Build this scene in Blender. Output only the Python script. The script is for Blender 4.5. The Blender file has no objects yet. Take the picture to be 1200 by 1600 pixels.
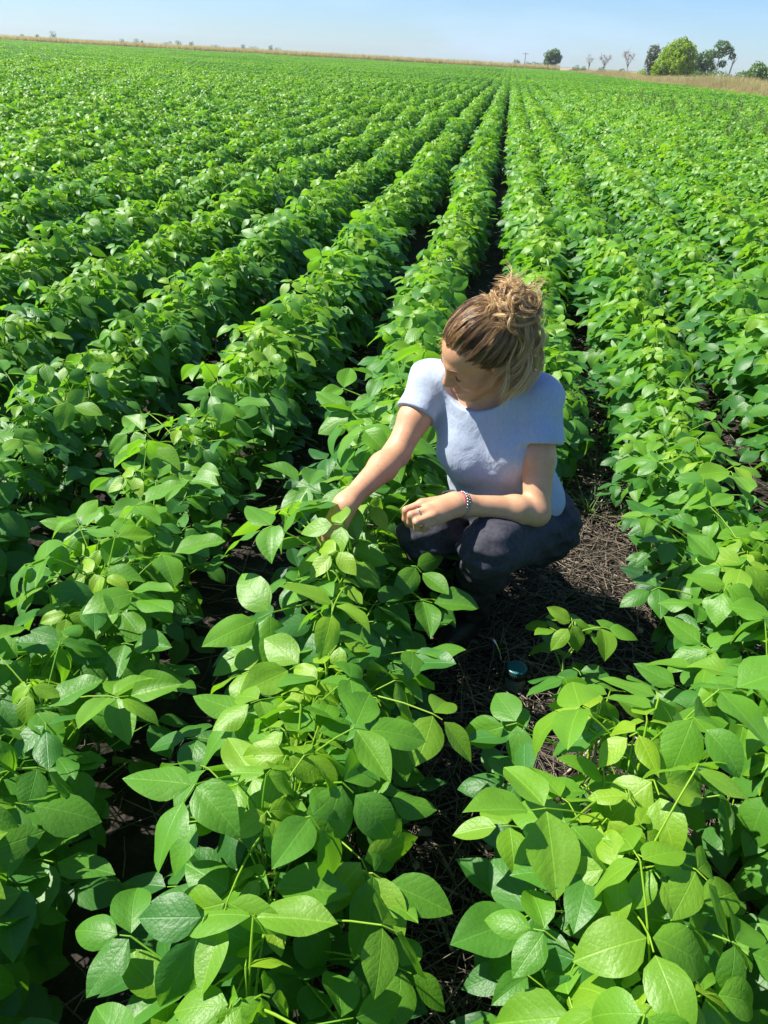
import bpy, math, random
import numpy as np
from mathutils import Vector, Matrix

# ------------------------------------------------------------------ camera, world, sun, exposure
scene = bpy.context.scene
COL = scene.collection
R = math.radians
CAM_H = 1.55
cam_d = bpy.data.cameras.new("camera")
cam = bpy.data.objects.new("camera", cam_d)
COL.objects.link(cam)
cam_d.sensor_fit = 'VERTICAL'
cam_d.sensor_height = 36.0
cam_d.lens = 27.0
cam_d.clip_start = 0.05
cam_d.clip_end = 6000
ROLL, PITCH, YAW = R(3.13), R(30.6), R(6.6)
cF = np.array([-math.sin(YAW) * math.cos(PITCH), math.cos(YAW) * math.cos(PITCH), -math.sin(PITCH)])
cR0 = np.array([math.cos(YAW), math.sin(YAW), 0.0])
cU0 = np.cross(cR0, cF)
cR = math.cos(ROLL) * cR0 + math.sin(ROLL) * cU0
cU = -math.sin(ROLL) * cR0 + math.cos(ROLL) * cU0
cam.matrix_world = Matrix(((cR[0], cU[0], -cF[0], 0), (cR[1], cU[1], -cF[1], 0), (cR[2], cU[2], -cF[2], CAM_H), (0, 0, 0, 1)))
scene.camera = cam

SUN_DIR = np.array([-0.62, 0.03, 0.78])
SUN_DIR /= np.linalg.norm(SUN_DIR)
sun_elev = math.asin(SUN_DIR[2])
sun_az = math.atan2(SUN_DIR[0], SUN_DIR[1])

world = bpy.data.worlds.new("World")
scene.world = world
world.use_nodes = True
wn = world.node_tree
wn.nodes.clear()
w_out = wn.nodes.new('ShaderNodeOutputWorld')
w_bg = wn.nodes.new('ShaderNodeBackground')
w_sky = wn.nodes.new('ShaderNodeTexSky')
w_sky.sky_type = 'NISHITA'
w_sky.sun_disc = False
w_sky.sun_elevation = sun_elev
w_sky.sun_rotation = sun_az % (2 * math.pi)
w_sky.air_density = 1.0
w_sky.dust_density = 0.2
w_sky.ozone_density = 2.0
w_bg.inputs['Strength'].default_value = 0.062
# thin high cloud: a few pale wisps mixed over the clear sky
w_tc = wn.nodes.new('ShaderNodeTexCoord')
w_map = wn.nodes.new('ShaderNodeMapping')
w_map.inputs['Scale'].default_value = (3.0, 3.0, 14.0)
w_noise = wn.nodes.new('ShaderNodeTexNoise')
w_noise.inputs['Scale'].default_value = 1.6
w_noise.inputs['Detail'].default_value = 6.0
w_ramp = wn.nodes.new('ShaderNodeValToRGB')
w_ramp.color_ramp.elements[0].position = 0.48
w_ramp.color_ramp.elements[0].color = (0, 0, 0, 1)
w_ramp.color_ramp.elements[1].position = 0.80
w_ramp.color_ramp.elements[1].color = (0.45, 0.45, 0.45, 1)
w_mix = wn.nodes.new('ShaderNodeMixRGB')
w_mix.inputs['Color2'].default_value = (8.0, 8.2, 8.6, 1)
wn.links.new(w_tc.outputs['Generated'], w_map.inputs['Vector'])
wn.links.new(w_map.outputs['Vector'], w_noise.inputs['Vector'])
wn.links.new(w_noise.outputs['Fac'], w_ramp.inputs['Fac'])
wn.links.new(w_ramp.outputs['Color'], w_mix.inputs['Fac'])
wn.links.new(w_sky.outputs['Color'], w_mix.inputs['Color1'])
w_tint = wn.nodes.new('ShaderNodeMixRGB'); w_tint.blend_type = 'MULTIPLY'; w_tint.inputs['Fac'].default_value = 1.0
w_tint.inputs['Color2'].default_value = (0.65, 0.85, 1.20, 1)
wn.links.new(w_mix.outputs['Color'], w_tint.inputs['Color1'])
wn.links.new(w_tint.outputs['Color'], w_bg.inputs['Color'])
wn.links.new(w_bg.outputs['Background'], w_out.inputs['Surface'])

sun_d = bpy.data.lights.new("sun", 'SUN')
sun_d.energy = 5.0
sun_d.angle = R(0.5)
sun_d.color = (1.0, 0.95, 0.86)
sun_o = bpy.data.objects.new("sun", sun_d)
COL.objects.link(sun_o)
sun_o.location = (0, 0, 30)
sun_o.rotation_euler = Vector(SUN_DIR).to_track_quat('Z', 'Y').to_euler()

scene.view_settings.view_transform = 'Standard'
scene.view_settings.look = 'None'
scene.view_settings.exposure = 1.15
scene.view_settings.gamma = 1.0
scene.render.engine = 'CYCLES'
scene.cycles.max_bounces = 7
scene.cycles.diffuse_bounces = 4
scene.cycles.glossy_bounces = 2
scene.cycles.transmission_bounces = 6
scene.cycles.transparent_max_bounces = 4
scene.cycles.use_denoising = True

# ------------------------------------------------------------------ helpers
rng = np.random.default_rng(7)


def npmesh(name, V, F, mats, uv=None, attrs=None, mat_idx=None, smooth=True):
    """V (n,3); F (m,3) or (m,4), or a list of such arrays; uv per vertex; attrs {name: per vertex float}"""
    me = bpy.data.meshes.new(name)
    V = np.asarray(V, np.float32)
    Fs = F if isinstance(F, list) else [F]
    Fs = [np.asarray(f, np.int32) for f in Fs if len(f)]
    loops = np.concatenate([f.ravel() for f in Fs])
    sizes = np.concatenate([np.full(len(f), f.shape[1], np.int32) for f in Fs])
    starts = np.concatenate([[0], np.cumsum(sizes)[:-1]]).astype(np.int32)
    me.vertices.add(len(V)); me.vertices.foreach_set('co', V.ravel())
    me.loops.add(len(loops)); me.loops.foreach_set('vertex_index', loops)
    me.polygons.add(len(sizes))
    me.polygons.foreach_set('loop_start', starts)
    me.polygons.foreach_set('loop_total', sizes)
    if smooth:
        me.polygons.foreach_set('use_smooth', np.ones(len(sizes), bool))
    if mat_idx is not None:
        me.polygons.foreach_set('material_index', np.asarray(mat_idx, np.int32))
    if uv is not None:
        l = me.uv_layers.new(name='UVMap')
        l.data.foreach_set('uv', np.asarray(uv, np.float32)[loops].ravel())
    for k, a in (attrs or {}).items():
        at = me.attributes.new(k, 'FLOAT', 'POINT')
        at.data.foreach_set('value', np.asarray(a, np.float32))
    me.update(calc_edges=True)
    me.validate()
    for m in (mats if isinstance(mats, (list, tuple)) else [mats]):
        me.materials.append(m)
    return me


def link(name, me, parent=None, loc=None):
    o = bpy.data.objects.new(name, me)
    COL.objects.link(o)
    if parent is not None:
        o.parent = parent
    if loc is not None:
        o.location = loc
    return o


def thing(name, label, cat, loc=(0, 0, 0), group=None):
    o = bpy.data.objects.new(name, None)
    o.empty_display_size = 0.1
    COL.objects.link(o)
    o.location = loc
    return tag(o, label, cat, group)


def tag(o, label=None, cat=None, group=None, kind=None):
    if label: o['label'] = label
    if cat: o['category'] = cat
    if group: o['group'] = group
    if kind: o['kind'] = kind
    return o


class Buf:
    """collects geometry for one mesh"""
    def __init__(self):
        self.V, self.F4, self.F3, self.U, self.T, self.M4, self.M3, self.n = [], [], [], [], [], [], [], 0

    def add(self, V, F, uv=None, tint=0.5, mat=0):
        V = np.asarray(V, float); F = np.asarray(F, int)
        self.V.append(V)
        self.U.append(np.zeros((len(V), 2)) if uv is None else np.asarray(uv))
        self.T.append(np.broadcast_to(np.asarray(tint, float), (len(V),)))
        if F.shape[1] == 4:
            self.F4.append(F + self.n); self.M4.append(np.full(len(F), mat))
        else:
            self.F3.append(F + self.n); self.M3.append(np.full(len(F), mat))
        self.n += len(V)
        return self

    def mesh(self, name, mats, smooth=True):
        Fs, M = [], []
        if self.F4: Fs.append(np.concatenate(self.F4)); M.append(np.concatenate(self.M4))
        if self.F3: Fs.append(np.concatenate(self.F3)); M.append(np.concatenate(self.M3))
        return npmesh(name, np.concatenate(self.V), Fs, mats, np.concatenate(self.U), {'tint': np.concatenate(self.T)},
                      np.concatenate(M), smooth)


def tube(pts, radii, k=6, cap=True):
    P = np.asarray(pts, float); n = len(P)
    rad = np.broadcast_to(np.asarray(radii, float), (n,))
    Tn = np.gradient(P, axis=0); Tn /= np.linalg.norm(Tn, axis=1)[:, None] + 1e-12
    a = np.array([0, 0, 1.0]) if abs(Tn[0][2]) < 0.9 else np.array([1.0, 0, 0])
    V = []
    nrm = a - Tn[0] * (a @ Tn[0]); nrm /= np.linalg.norm(nrm)
    ang = np.linspace(0, 2 * np.pi, k, endpoint=False)
    for i in range(n):
        nrm = nrm - Tn[i] * (nrm @ Tn[i]); nrm /= np.linalg.norm(nrm) + 1e-12
        b = np.cross(Tn[i], nrm)
        V.append(P[i] + rad[i] * (np.cos(ang)[:, None] * nrm + np.sin(ang)[:, None] * b))
    V = np.concatenate(V)
    i = np.arange(n - 1)[:, None] * k; j = np.arange(k)[None, :]; j2 = (j + 1) % k
    F = np.stack([i + j, i + j2, i + k + j2, i + k + j], -1).reshape(-1, 4)
    if cap:
        V = np.vstack([V, P[0], P[-1]])
        c0, c1 = n * k, n * k + 1
        jj = np.arange(k); e = (n - 1) * k
        cf = [(c0, (q + 1) % k, q, q) for q in jj] + [(c1, e + q, e + (q + 1) % k, e + (q + 1) % k) for q in jj]
        cap3 = np.array([(a, b, c) for a, b, c, _ in cf])
        return V, F, cap3
    return V, F, None


def add_tube(buf, pts, radii, k=6, tint=0.5, mat=0, uv=(0.5, 0.3), cap=True):
    V, F, c3 = tube(pts, radii, k, cap)
    n0 = buf.n
    buf.add(V, F, np.tile(np.array(uv), (len(V), 1)), tint, mat)
    if c3 is not None:
        buf.F3.append(c3 + n0); buf.M3.append(np.full(len(c3), mat))


def lathe(buf, prof, k=32, centre=(0, 0, 0), mat=0, tint=0.5):
    prof = np.asarray(prof, float); n = len(prof)
    a = np.linspace(0, 2 * np.pi, k, endpoint=False)
    V = np.stack([prof[:, 0:1] * np.cos(a), prof[:, 0:1] * np.sin(a), np.repeat(prof[:, 1:2], k, 1)], -1).reshape(-1, 3) + np.array(centre)
    i = np.arange(n - 1)[:, None] * k; j = np.arange(k)[None, :]; j2 = (j + 1) % k
    F = np.stack([i + j, i + j2, i + k + j2, i + k + j], -1).reshape(-1, 4)
    buf.add(V, F, None, tint, mat)


def rot(yaw=0, pitch=0, roll=0):
    cy, sy, cp, sp, cr, sr = math.cos(yaw), math.sin(yaw), math.cos(pitch), math.sin(pitch), math.cos(roll), math.sin(roll)
    Rz = np.array([[cy, -sy, 0], [sy, cy, 0], [0, 0, 1]])
    Rx = np.array([[1, 0, 0], [0, cp, -sp], [0, sp, cp]])
    Ry = np.array([[cr, 0, sr], [0, 1, 0], [-sr, 0, cr]])
    return Rz @ Rx @ Ry


# ------------------------------------------------------------------ materials
def mat_new(name):
    m = bpy.data.materials.new(name)
    m.use_nodes = True
    nt = m.node_tree
    b = nt.nodes['Principled BSDF']
    return m, nt, b


def N(nt, typ, **kw):
    n = nt.nodes.new(typ)
    for k, v in kw.items():
        setattr(n, k, v)
    return n


def math_node(nt, op, a, b=None, clamp=False):
    n = N(nt, 'ShaderNodeMath', operation=op, use_clamp=clamp)
    for i, x in enumerate((a, b)):
        if x is None: continue
        if isinstance(x, (int, float)): n.inputs[i].default_value = x
        else: nt.links.new(x, n.inputs[i])
    return n.outputs[0]


def ramp(nt, fac, stops):
    r = N(nt, 'ShaderNodeValToRGB')
    els = r.color_ramp.elements
    while len(els) < len(stops): els.new(0.5)
    for e, (p, c) in zip(els, stops):
        e.position = p; e.color = (*c, 1)
    nt.links.new(fac, r.inputs['Fac'])
    return r.outputs['Color']


def mixrgb(nt, fac, a, b, blend='MIX'):
    n = N(nt, 'ShaderNodeMixRGB', blend_type=blend)
    for key, x in (('Fac', fac), ('Color1', a), ('Color2', b)):
        if isinstance(x, (int, float)): n.inputs[key].default_value = x
        elif isinstance(x, tuple): n.inputs[key].default_value = (*x, 1)
        else: nt.links.new(x, n.inputs[key])
    return n.outputs['Color']


def simple(name, col, rough=0.6, metal=0.0, noise=0.15, scale=40.0, bump=0.0, spec=0.5):
    m, nt, b = mat_new(name)
    tc = N(nt, 'ShaderNodeTexCoord')
    nz = N(nt, 'ShaderNodeTexNoise'); nz.inputs['Scale'].default_value = scale; nz.inputs['Detail'].default_value = 5
    nt.links.new(tc.outputs['Object'], nz.inputs['Vector'])
    c1 = tuple(min(1, x * (1 - noise)) for x in col); c2 = tuple(min(1, x * (1 + noise)) for x in col)
    nt.links.new(ramp(nt, nz.outputs['Fac'], [(0.3, c1), (0.7, c2)]), b.inputs['Base Color'])
    b.inputs['Roughness'].default_value = rough
    b.inputs['Metallic'].default_value = metal
    b.inputs['Specular IOR Level'].default_value = spec
    if bump:
        bp = N(nt, 'ShaderNodeBump'); bp.inputs['Strength'].default_value = bump; bp.inputs['Distance'].default_value = 0.003
        nt.links.new(nz.outputs['Fac'], bp.inputs['Height']); nt.links.new(bp.outputs['Normal'], b.inputs['Normal'])
    return m


def leaf_material(name, stops, trans_col, trans=0.34, veins=True, rough=0.45, spec=0.42, rand=0.18):
    m, nt, b = mat_new(name)
    at = N(nt, 'ShaderNodeAttribute', attribute_name='tint')
    oi = N(nt, 'ShaderNodeObjectInfo')
    geo = N(nt, 'ShaderNodeNewGeometry')
    nz = N(nt, 'ShaderNodeTexNoise'); nz.inputs['Scale'].default_value = 0.9; nz.inputs['Detail'].default_value = 2
    nt.links.new(geo.outputs['Position'], nz.inputs['Vector'])
    t = math_node(nt, 'ADD', at.outputs['Fac'], math_node(nt, 'MULTIPLY', math_node(nt, 'SUBTRACT', oi.outputs['Random'], 0.5), rand * 2))
    t = math_node(nt, 'ADD', t, math_node(nt, 'MULTIPLY', math_node(nt, 'SUBTRACT', nz.outputs['Fac'], 0.5), 0.5))
    nb = N(nt, 'ShaderNodeTexNoise'); nb.inputs['Scale'].default_value = 0.07; nb.inputs['Detail'].default_value = 3
    nt.links.new(geo.outputs['Position'], nb.inputs['Vector'])
    t = math_node(nt, 'ADD', t, math_node(nt, 'MULTIPLY', math_node(nt, 'SUBTRACT', nb.outputs['Fac'], 0.5), 0.45))
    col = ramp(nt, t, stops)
    h = None
    if veins:
        uv = N(nt, 'ShaderNodeUVMap')
        sp = N(nt, 'ShaderNodeSeparateXYZ'); nt.links.new(uv.outputs['UV'], sp.inputs[0])
        wz = N(nt, 'ShaderNodeTexNoise'); wz.inputs['Scale'].default_value = 5.0; wz.inputs['Detail'].default_value = 2
        wv3 = N(nt, 'ShaderNodeVectorMath', operation='ADD'); nt.links.new(uv.outputs['UV'], wv3.inputs[0])
        cb = N(nt, 'ShaderNodeCombineXYZ'); nt.links.new(math_node(nt, 'MULTIPLY', at.outputs['Fac'], 37.0), cb.inputs[0]); nt.links.new(cb.outputs[0], wv3.inputs[1])
        nt.links.new(wv3.outputs[0], wz.inputs['Vector'])
        wob = math_node(nt, 'MULTIPLY', math_node(nt, 'SUBTRACT', wz.outputs['Fac'], 0.5), 0.16)
        ax = math_node(nt, 'ABSOLUTE', math_node(nt, 'SUBTRACT', sp.outputs['X'], 0.5))
        s = math_node(nt, 'FRACT', math_node(nt, 'MULTIPLY', math_node(nt, 'ADD', wob, math_node(nt, 'SUBTRACT', sp.outputs['Y'], math_node(nt, 'MULTIPLY', ax, 0.95))), 7.0))
        d = math_node(nt, 'MULTIPLY', math_node(nt, 'ABSOLUTE', math_node(nt, 'SUBTRACT', s, 0.5)), 2.0)   # 1 on a vein
        vein = math_node(nt, 'MULTIPLY', math_node(nt, 'SUBTRACT', d, 0.90, True), 7.0, True)
        mid = math_node(nt, 'MULTIPLY', math_node(nt, 'SUBTRACT', 0.016, ax, True), 80.0, True)
        vm = math_node(nt, 'MAXIMUM', math_node(nt, 'MULTIPLY', vein, 0.50), mid)
        light = mixrgb(nt, 1.0, col, (1.5, 1.35, 1.7), 'MULTIPLY')
        col = mixrgb(nt, math_node(nt, 'MULTIPLY', vm, 0.75), col, light)
        fine = N(nt, 'ShaderNodeTexNoise'); fine.inputs['Scale'].default_value = 40.0; fine.inputs['Detail'].default_value = 3
        nt.links.new(uv.outputs['UV'], fine.inputs['Vector'])
        col = mixrgb(nt, 0.5, col, mixrgb(nt, fine.outputs['Fac'], (0.55, 0.6, 0.5), (1.35, 1.3, 1.2)), 'MULTIPLY')
        puff = math_node(nt, 'SUBTRACT', 1.0, math_node(nt, 'POWER', d, 2.5))
        net = N(nt, 'ShaderNodeTexVoronoi'); net.inputs['Scale'].default_value = 22.0; nt.links.new(wv3.outputs[0], net.inputs['Vector'])
        h = math_node(nt, 'ADD', math_node(nt, 'MULTIPLY', puff, 0.45), math_node(nt, 'MULTIPLY', fine.outputs['Fac'], 0.6))
        h = math_node(nt, 'SUBTRACT', h, math_node(nt, 'MULTIPLY', net.outputs['Distance'], 0.7))
        spot = N(nt, 'ShaderNodeTexNoise'); spot.inputs['Scale'].default_value = 7.0; spot.inputs['Detail'].default_value = 4; nt.links.new(wv3.outputs[0], spot.inputs['Vector'])
        col = mixrgb(nt, math_node(nt, 'MULTIPLY', math_node(nt, 'SUBTRACT', spot.outputs['Fac'], 0.70, True), 9.0, True), col, (0.17, 0.15, 0.03))
        h = math_node(nt, 'SUBTRACT', h, math_node(nt, 'MULTIPLY', mid, 0.8))
    under = mixrgb(nt, 0.40, col, (0.26, 0.36, 0.20))
    col2 = mixrgb(nt, geo.outputs['Backfacing'], col, under)
    nt.links.new(col2, b.inputs['Base Color'])
    b.inputs['Roughness'].default_value = rough
    b.inputs['Specular IOR Level'].default_value = spec
    tr = N(nt, 'ShaderNodeBsdfTranslucent')
    nt.links.new(mixrgb(nt, 0.45, mixrgb(nt, 1.0, col, (2.2, 2.5, 0.8), 'MULTIPLY'), trans_col), tr.inputs['Color'])
    mx = N(nt, 'ShaderNodeMixShader'); mx.inputs['Fac'].default_value = trans
    nt.links.new(b.outputs[0], mx.inputs[1]); nt.links.new(tr.outputs[0], mx.inputs[2])
    nt.links.new(mx.outputs[0], nt.nodes['Material Output'].inputs['Surface'])
    if h is not None:
        bp = N(nt, 'ShaderNodeBump'); bp.inputs['Strength'].default_value = 0.42; bp.inputs['Distance'].default_value = 0.0011
        nt.links.new(h, bp.inputs['Height']); nt.links.new(bp.outputs['Normal'], b.inputs['Normal'])
    return m


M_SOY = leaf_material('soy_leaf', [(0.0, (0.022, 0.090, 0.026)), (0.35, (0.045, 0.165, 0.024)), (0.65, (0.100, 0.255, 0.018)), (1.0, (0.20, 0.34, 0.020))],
                      (0.30, 0.58, 0.02))
M_STEM = simple('soy_stem', (0.16, 0.26, 0.07), 0.6, noise=0.3)
M_BUSH = leaf_material('bush_leaf', [(0.0, (0.025, 0.060, 0.018)), (0.5, (0.065, 0.130, 0.028)), (1.0, (0.14, 0.21, 0.040))], (0.18, 0.3, 0.04), 0.3, False, 0.6, 0.2)
M_LIME = leaf_material('lime_leaf', [(0.0, (0.08, 0.15, 0.012)), (0.5, (0.19, 0.29, 0.016)), (1.0, (0.28, 0.38, 0.02))], (0.40, 0.52, 0.03), 0.35, False, 0.6, 0.2)
M_GREY = leaf_material('grey_leaf', [(0.0, (0.06, 0.08, 0.05)), (0.5, (0.12, 0.14, 0.09)), (1.0, (0.19, 0.19, 0.13))], (0.15, 0.18, 0.08), 0.2, False, 0.7, 0.2)
M_TWIG = simple('bare_twig', (0.26, 0.21, 0.18), 0.8)
M_TRUNK = simple('tree_bark', (0.15, 0.12, 0.09), 0.9, noise=0.3, scale=6)
M_PALEBARK = simple('pale_bark', (0.50, 0.47, 0.43), 0.8, noise=0.2, scale=6)
M_GRASS = leaf_material('green_grass', [(0.0, (0.05, 0.11, 0.02)), (0.5, (0.09, 0.17, 0.03)), (1.0, (0.15, 0.23, 0.05))], (0.2, 0.35, 0.04), 0.3, False, 0.5, 0.3)
M_DRY = leaf_material('dry_grass', [(0.0, (0.26, 0.19, 0.10)), (0.5, (0.42, 0.31, 0.17)), (1.0, (0.56, 0.44, 0.26))], (0.5, 0.4, 0.2), 0.25, False, 0.8, 0.1)
M_CORN = leaf_material('dry_crop', [(0.0, (0.32, 0.23, 0.14)), (0.5, (0.46, 0.36, 0.23)), (1.0, (0.58, 0.47, 0.32))], (0.55, 0.42, 0.25), 0.35, False, 0.8, 0.1)
M_STRAW = leaf_material('straw', [(0.0, (0.06, 0.050, 0.040)), (0.5, (0.17, 0.14, 0.108)), (1.0, (0.42, 0.35, 0.26))], (0.3, 0.25, 0.15), 0.08, False, 0.7, 0.25)


def soil_material(name, a, b_, c):
    m, nt, b = mat_new(name)
    geo = N(nt, 'ShaderNodeNewGeometry')
    n1 = N(nt, 'ShaderNodeTexNoise'); n1.inputs['Scale'].default_value = 14; n1.inputs['Detail'].default_value = 9
    n2 = N(nt, 'ShaderNodeTexVoronoi'); n2.inputs['Scale'].default_value = 55
    for q in (n1, n2): nt.links.new(geo.outputs['Position'], q.inputs['Vector'])
    col = ramp(nt, n1.outputs['Fac'], [(0.3, a), (0.55, b_), (0.8, c)])
    nt.links.new(col, b.inputs['Base Color'])
    b.inputs['Roughness'].default_value = 0.95
    b.inputs['Specular IOR Level'].default_value = 0.15
    h = math_node(nt, 'ADD', n1.outputs['Fac'], math_node(nt, 'MULTIPLY', n2.outputs['Distance'], 0.4))
    bp = N(nt, 'ShaderNodeBump'); bp.inputs['Strength'].default_value = 0.9; bp.inputs['Distance'].default_value = 0.02
    nt.links.new(h, bp.inputs['Height']); nt.links.new(bp.outputs['Normal'], b.inputs['Normal'])
    return m


M_SOIL = soil_material('soil', (0.014, 0.012, 0.010), (0.030, 0.025, 0.021), (0.062, 0.053, 0.045))
M_VERGE = soil_material('dry_ground', (0.20, 0.15, 0.08), (0.30, 0.23, 0.13), (0.38, 0.30, 0.18))

# ------------------------------------------------------------------ ground
ROW, ROW_X0 = 0.60, 0.32          # row k stands at ROW_X0 + ROW*k
EDGE_X, END_Y = 18.0, 300.0       # right-hand edge and far end of the soybean field


def grid_sheet(xs, ys, zf):
    X, Y = np.meshgrid(xs, ys)
    V = np.stack([X.ravel(), Y.ravel(), zf(X, Y).ravel()], 1)
    nx, ny = len(xs), len(ys)
    i = (np.arange(ny - 1)[:, None] * nx + np.arange(nx - 1)[None, :]).ravel()
    return V, np.stack([i, i + 1, i + nx + 1, i + nx], 1)


xs = np.concatenate([[-3000, -1200, -500, -150, -40], np.linspace(-12, 12, 241), [30, 80, 250, 800, 3000]])
ys = np.concatenate([[-300, -30], np.linspace(-2, 14, 161), [25, 60, 150, 400, 900, 2000, 4000]])


def soil_z(X, Y):
    near = (np.abs(X) < 12) & (Y > -2) & (Y < 14)
    z = 0.010 * np.sin(7.3 * X + 3.1 * Y) * np.sin(5.7 * Y - 2.2 * X) + 0.006 * np.sin(19 * X + 1.3) * np.sin(17 * Y)
    z += 0.015 * np.cos((X - ROW_X0) / ROW * 2 * np.pi)
    return np.where(near, z, 0.0)


V, F = grid_sheet(xs, ys, soil_z)
tag(link('ground', npmesh('ground', V, F, M_SOIL)), kind='structure')
V, F = grid_sheet(np.array([EDGE_X + 0.1, 40, 150, 700]), np.array([20, 60, 160, 400, 900, 2500]), lambda X, Y: 0.02 + 0.0 * X)
tag(link('grassland', npmesh('grassland', V, F, M_VERGE)), kind='structure')

# ------------------------------------------------------------------ soybean leaves and plants


def leaflet(L, W, rg, nu, nv):
    t = np.linspace(-1, 1, nu + 1); v = np.linspace(0, 1, nv + 1)
    v = v ** 0.9
    a, b = 0.66, 1.05
    vm = a / (a + b)
    w = (v ** a) * ((1 - v) ** b) / (vm ** a * (1 - vm) ** b) * W / 2
    droop = rg.uniform(0.1, 1.1)
    th = rg.uniform(-0.1, 0.25) - droop * v
    dy = np.concatenate([[0], np.diff(v)]) * L
    y = np.cumsum(np.cos(th) * dy); z = np.cumsum(np.sin(th) * dy)
    fold = math.tan(rg.uniform(0.02, 0.50))
    cup = rg.uniform(0.0, 0.55)
    ph, amp = rg.uniform(0, 6.28), rg.uniform(0.02, 0.07) * W
    T, VV = np.meshgrid(t, v)
    X = T * w[:, None]
    ax = np.abs(X)
    Z = z[:, None] + ax * fold - cup * (ax ** 2) / (W / 2) + amp * np.sin(VV * 9 + ph + 1.5 * np.sign(T)) * (T ** 2) * (w[:, None] / (W / 2))
    twist = rg.uniform(-0.5, 0.5)
    Z = Z + X * twist * VV
    Y = y[:, None] + 0 * X + 0.12 * ax
    P = np.stack([X, Y, Z], -1).reshape(-1, 3)
    uv = np.stack([0.5 + X / L, VV], -1).reshape(-1, 2)
    n = nu + 1
    i = (np.arange(nv)[:, None] * n + np.arange(nu)[None, :]).ravel()
    return P, np.stack([i, i + 1, i + n + 1, i + n], 1), uv


def trifoliate(rg, pet_len, elev, size, nu=4, nv=6, tint=0.5, pet=True, droop0=(-0.75, 0.15)):
    """list of (V, F, uv, tint); petiole leaves the origin towards +Y"""
    out = []
    s = np.linspace(0, 1, 5)
    el = elev + 0.25 - 0.5 * s
    st = pet_len / 4
    py = np.concatenate([[0], np.cumsum(np.cos(el[:-1]) * st)]); pz = np.concatenate([[0], np.cumsum(np.sin(el[:-1]) * st)])
    P = np.stack([0 * s, py, pz], 1)
    tip = P[-1]
    if pet:
        Vt, Ft, _ = tube(P, np.linspace(0.0021, 0.0015, 5), 4, False)
        out.append((Vt, Ft, np.tile([0.5, 0.3], (len(Vt), 1)), 0.85))
    base = rg.uniform(*droop0)
    rach = 0.022 * size / 0.1
    B = rot(rg.uniform(-0.2, 0.2), base, rg.uniform(-0.35, 0.35))
    tip2 = tip + B @ np.array([0, rach, 0])
    if pet:
        Vt, Ft, _ = tube(np.array([tip, tip2]), [0.0014, 0.0012], 4, False)
        out.append((Vt, Ft, np.tile([0.5, 0.3], (len(Vt), 1)), 0.85))
    for o, yaw in ((tip2, rg.uniform(-0.15, 0.15)), (tip, rg.uniform(1.05, 1.5)), (tip, -rg.uniform(1.05, 1.5))):
        L = size * rg.uniform(0.9, 1.12); W = L * rg.uniform(0.53, 0.69)
        Vl, Fl, Ul = leaflet(L, W, rg, nu, nv)
        Q = B @ rot(yaw, rg.uniform(-0.45, 0.25), rg.uniform(-0.4, 0.4))
        Vl = Vl + np.array([0, 0.004, 0])
        out.append((Vl @ Q.T + o, Fl, Ul, tint + rg.uniform(-0.08, 0.08)))
    return out


def plant_layout(rg, n=17, H=0.43):
    """[(z, azimuth, petiole, elevation, size, tint)] from the bottom up"""
    L = []
    az = rg.uniform(0, 6.28)
    for i in range(n):
        q = i / (n - 1)
        az += 2.4 + rg.uniform(-0.5, 0.5)
        z = 0.07 + (H - 0.07) * q + rg.uniform(-0.015, 0.015)
        pl = rg.uniform(0.105, 0.175) * (1.08 - 0.28 * q)
        el = rg.uniform(0.15, 0.75) + 0.35 * q
        sz = rg.uniform(0.085, 0.112) * (0.92 + 0.16 * math.sin(q * 3.1)) * (0.85 if q > 0.85 else 1)
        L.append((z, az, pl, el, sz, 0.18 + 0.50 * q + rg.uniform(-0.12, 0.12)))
    for k in range(3):
        az += 2.2
        L.append((H, az, rg.uniform(0.05, 0.09), rg.uniform(0.9, 1.3), rg.uniform(0.045, 0.065), rg.uniform(0.82, 1.0)))
    return L


def stem_buf(rg, H):
    b = Buf()
    s = np.linspace(0, 1, 7)
    wob = rg.uniform(-0.012, 0.012, (7, 2)); wob[0] = 0
    add_tube(b, np.stack([wob[:, 0], wob[:, 1], -0.01 + s * (H + 0.02)], 1), np.linspace(0.0042, 0.002, 7), 6, 0.5)
    return b


NV = 12
PV = []                       # plant variants: (stem mesh, foliage mesh, layout)
prg = np.random.default_rng(11)
for k in range(NV):
    Hs = prg.uniform(0.39, 0.46)
    lay = plant_layout(prg, int(prg.integers(19, 24)), Hs)
    fb = Buf()
    for (z, az, pl, el, sz, ti) in lay:
        Q = rot(az)
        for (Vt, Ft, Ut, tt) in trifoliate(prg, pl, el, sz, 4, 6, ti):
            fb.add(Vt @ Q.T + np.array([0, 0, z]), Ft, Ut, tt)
    sb = stem_buf(prg, Hs)
    PV.append((sb.mesh('stem', M_STEM), fb.mesh('foliage', M_SOY), lay, fb, Hs))

# single leaves for the plants right in front of the camera, six sizes of petiole and blade
LV = []
for k in range(26):
    young = k >= 22
    pl = prg.uniform(0.12, 0.22) if not young else prg.uniform(0.05, 0.08)
    el = prg.uniform(0.25, 0.95) if not young else prg.uniform(0.9, 1.25)
    sz = prg.uniform(0.082, 0.108) if not young else prg.uniform(0.045, 0.06)
    lb = Buf()
    for q in trifoliate(prg, pl, el, sz, 6, 10, 0.5): lb.add(*q)
    bands = []
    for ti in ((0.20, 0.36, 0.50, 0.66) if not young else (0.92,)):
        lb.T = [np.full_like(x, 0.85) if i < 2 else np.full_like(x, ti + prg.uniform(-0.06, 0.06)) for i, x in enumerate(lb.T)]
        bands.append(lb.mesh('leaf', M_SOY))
    LV.append(bands)


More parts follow.
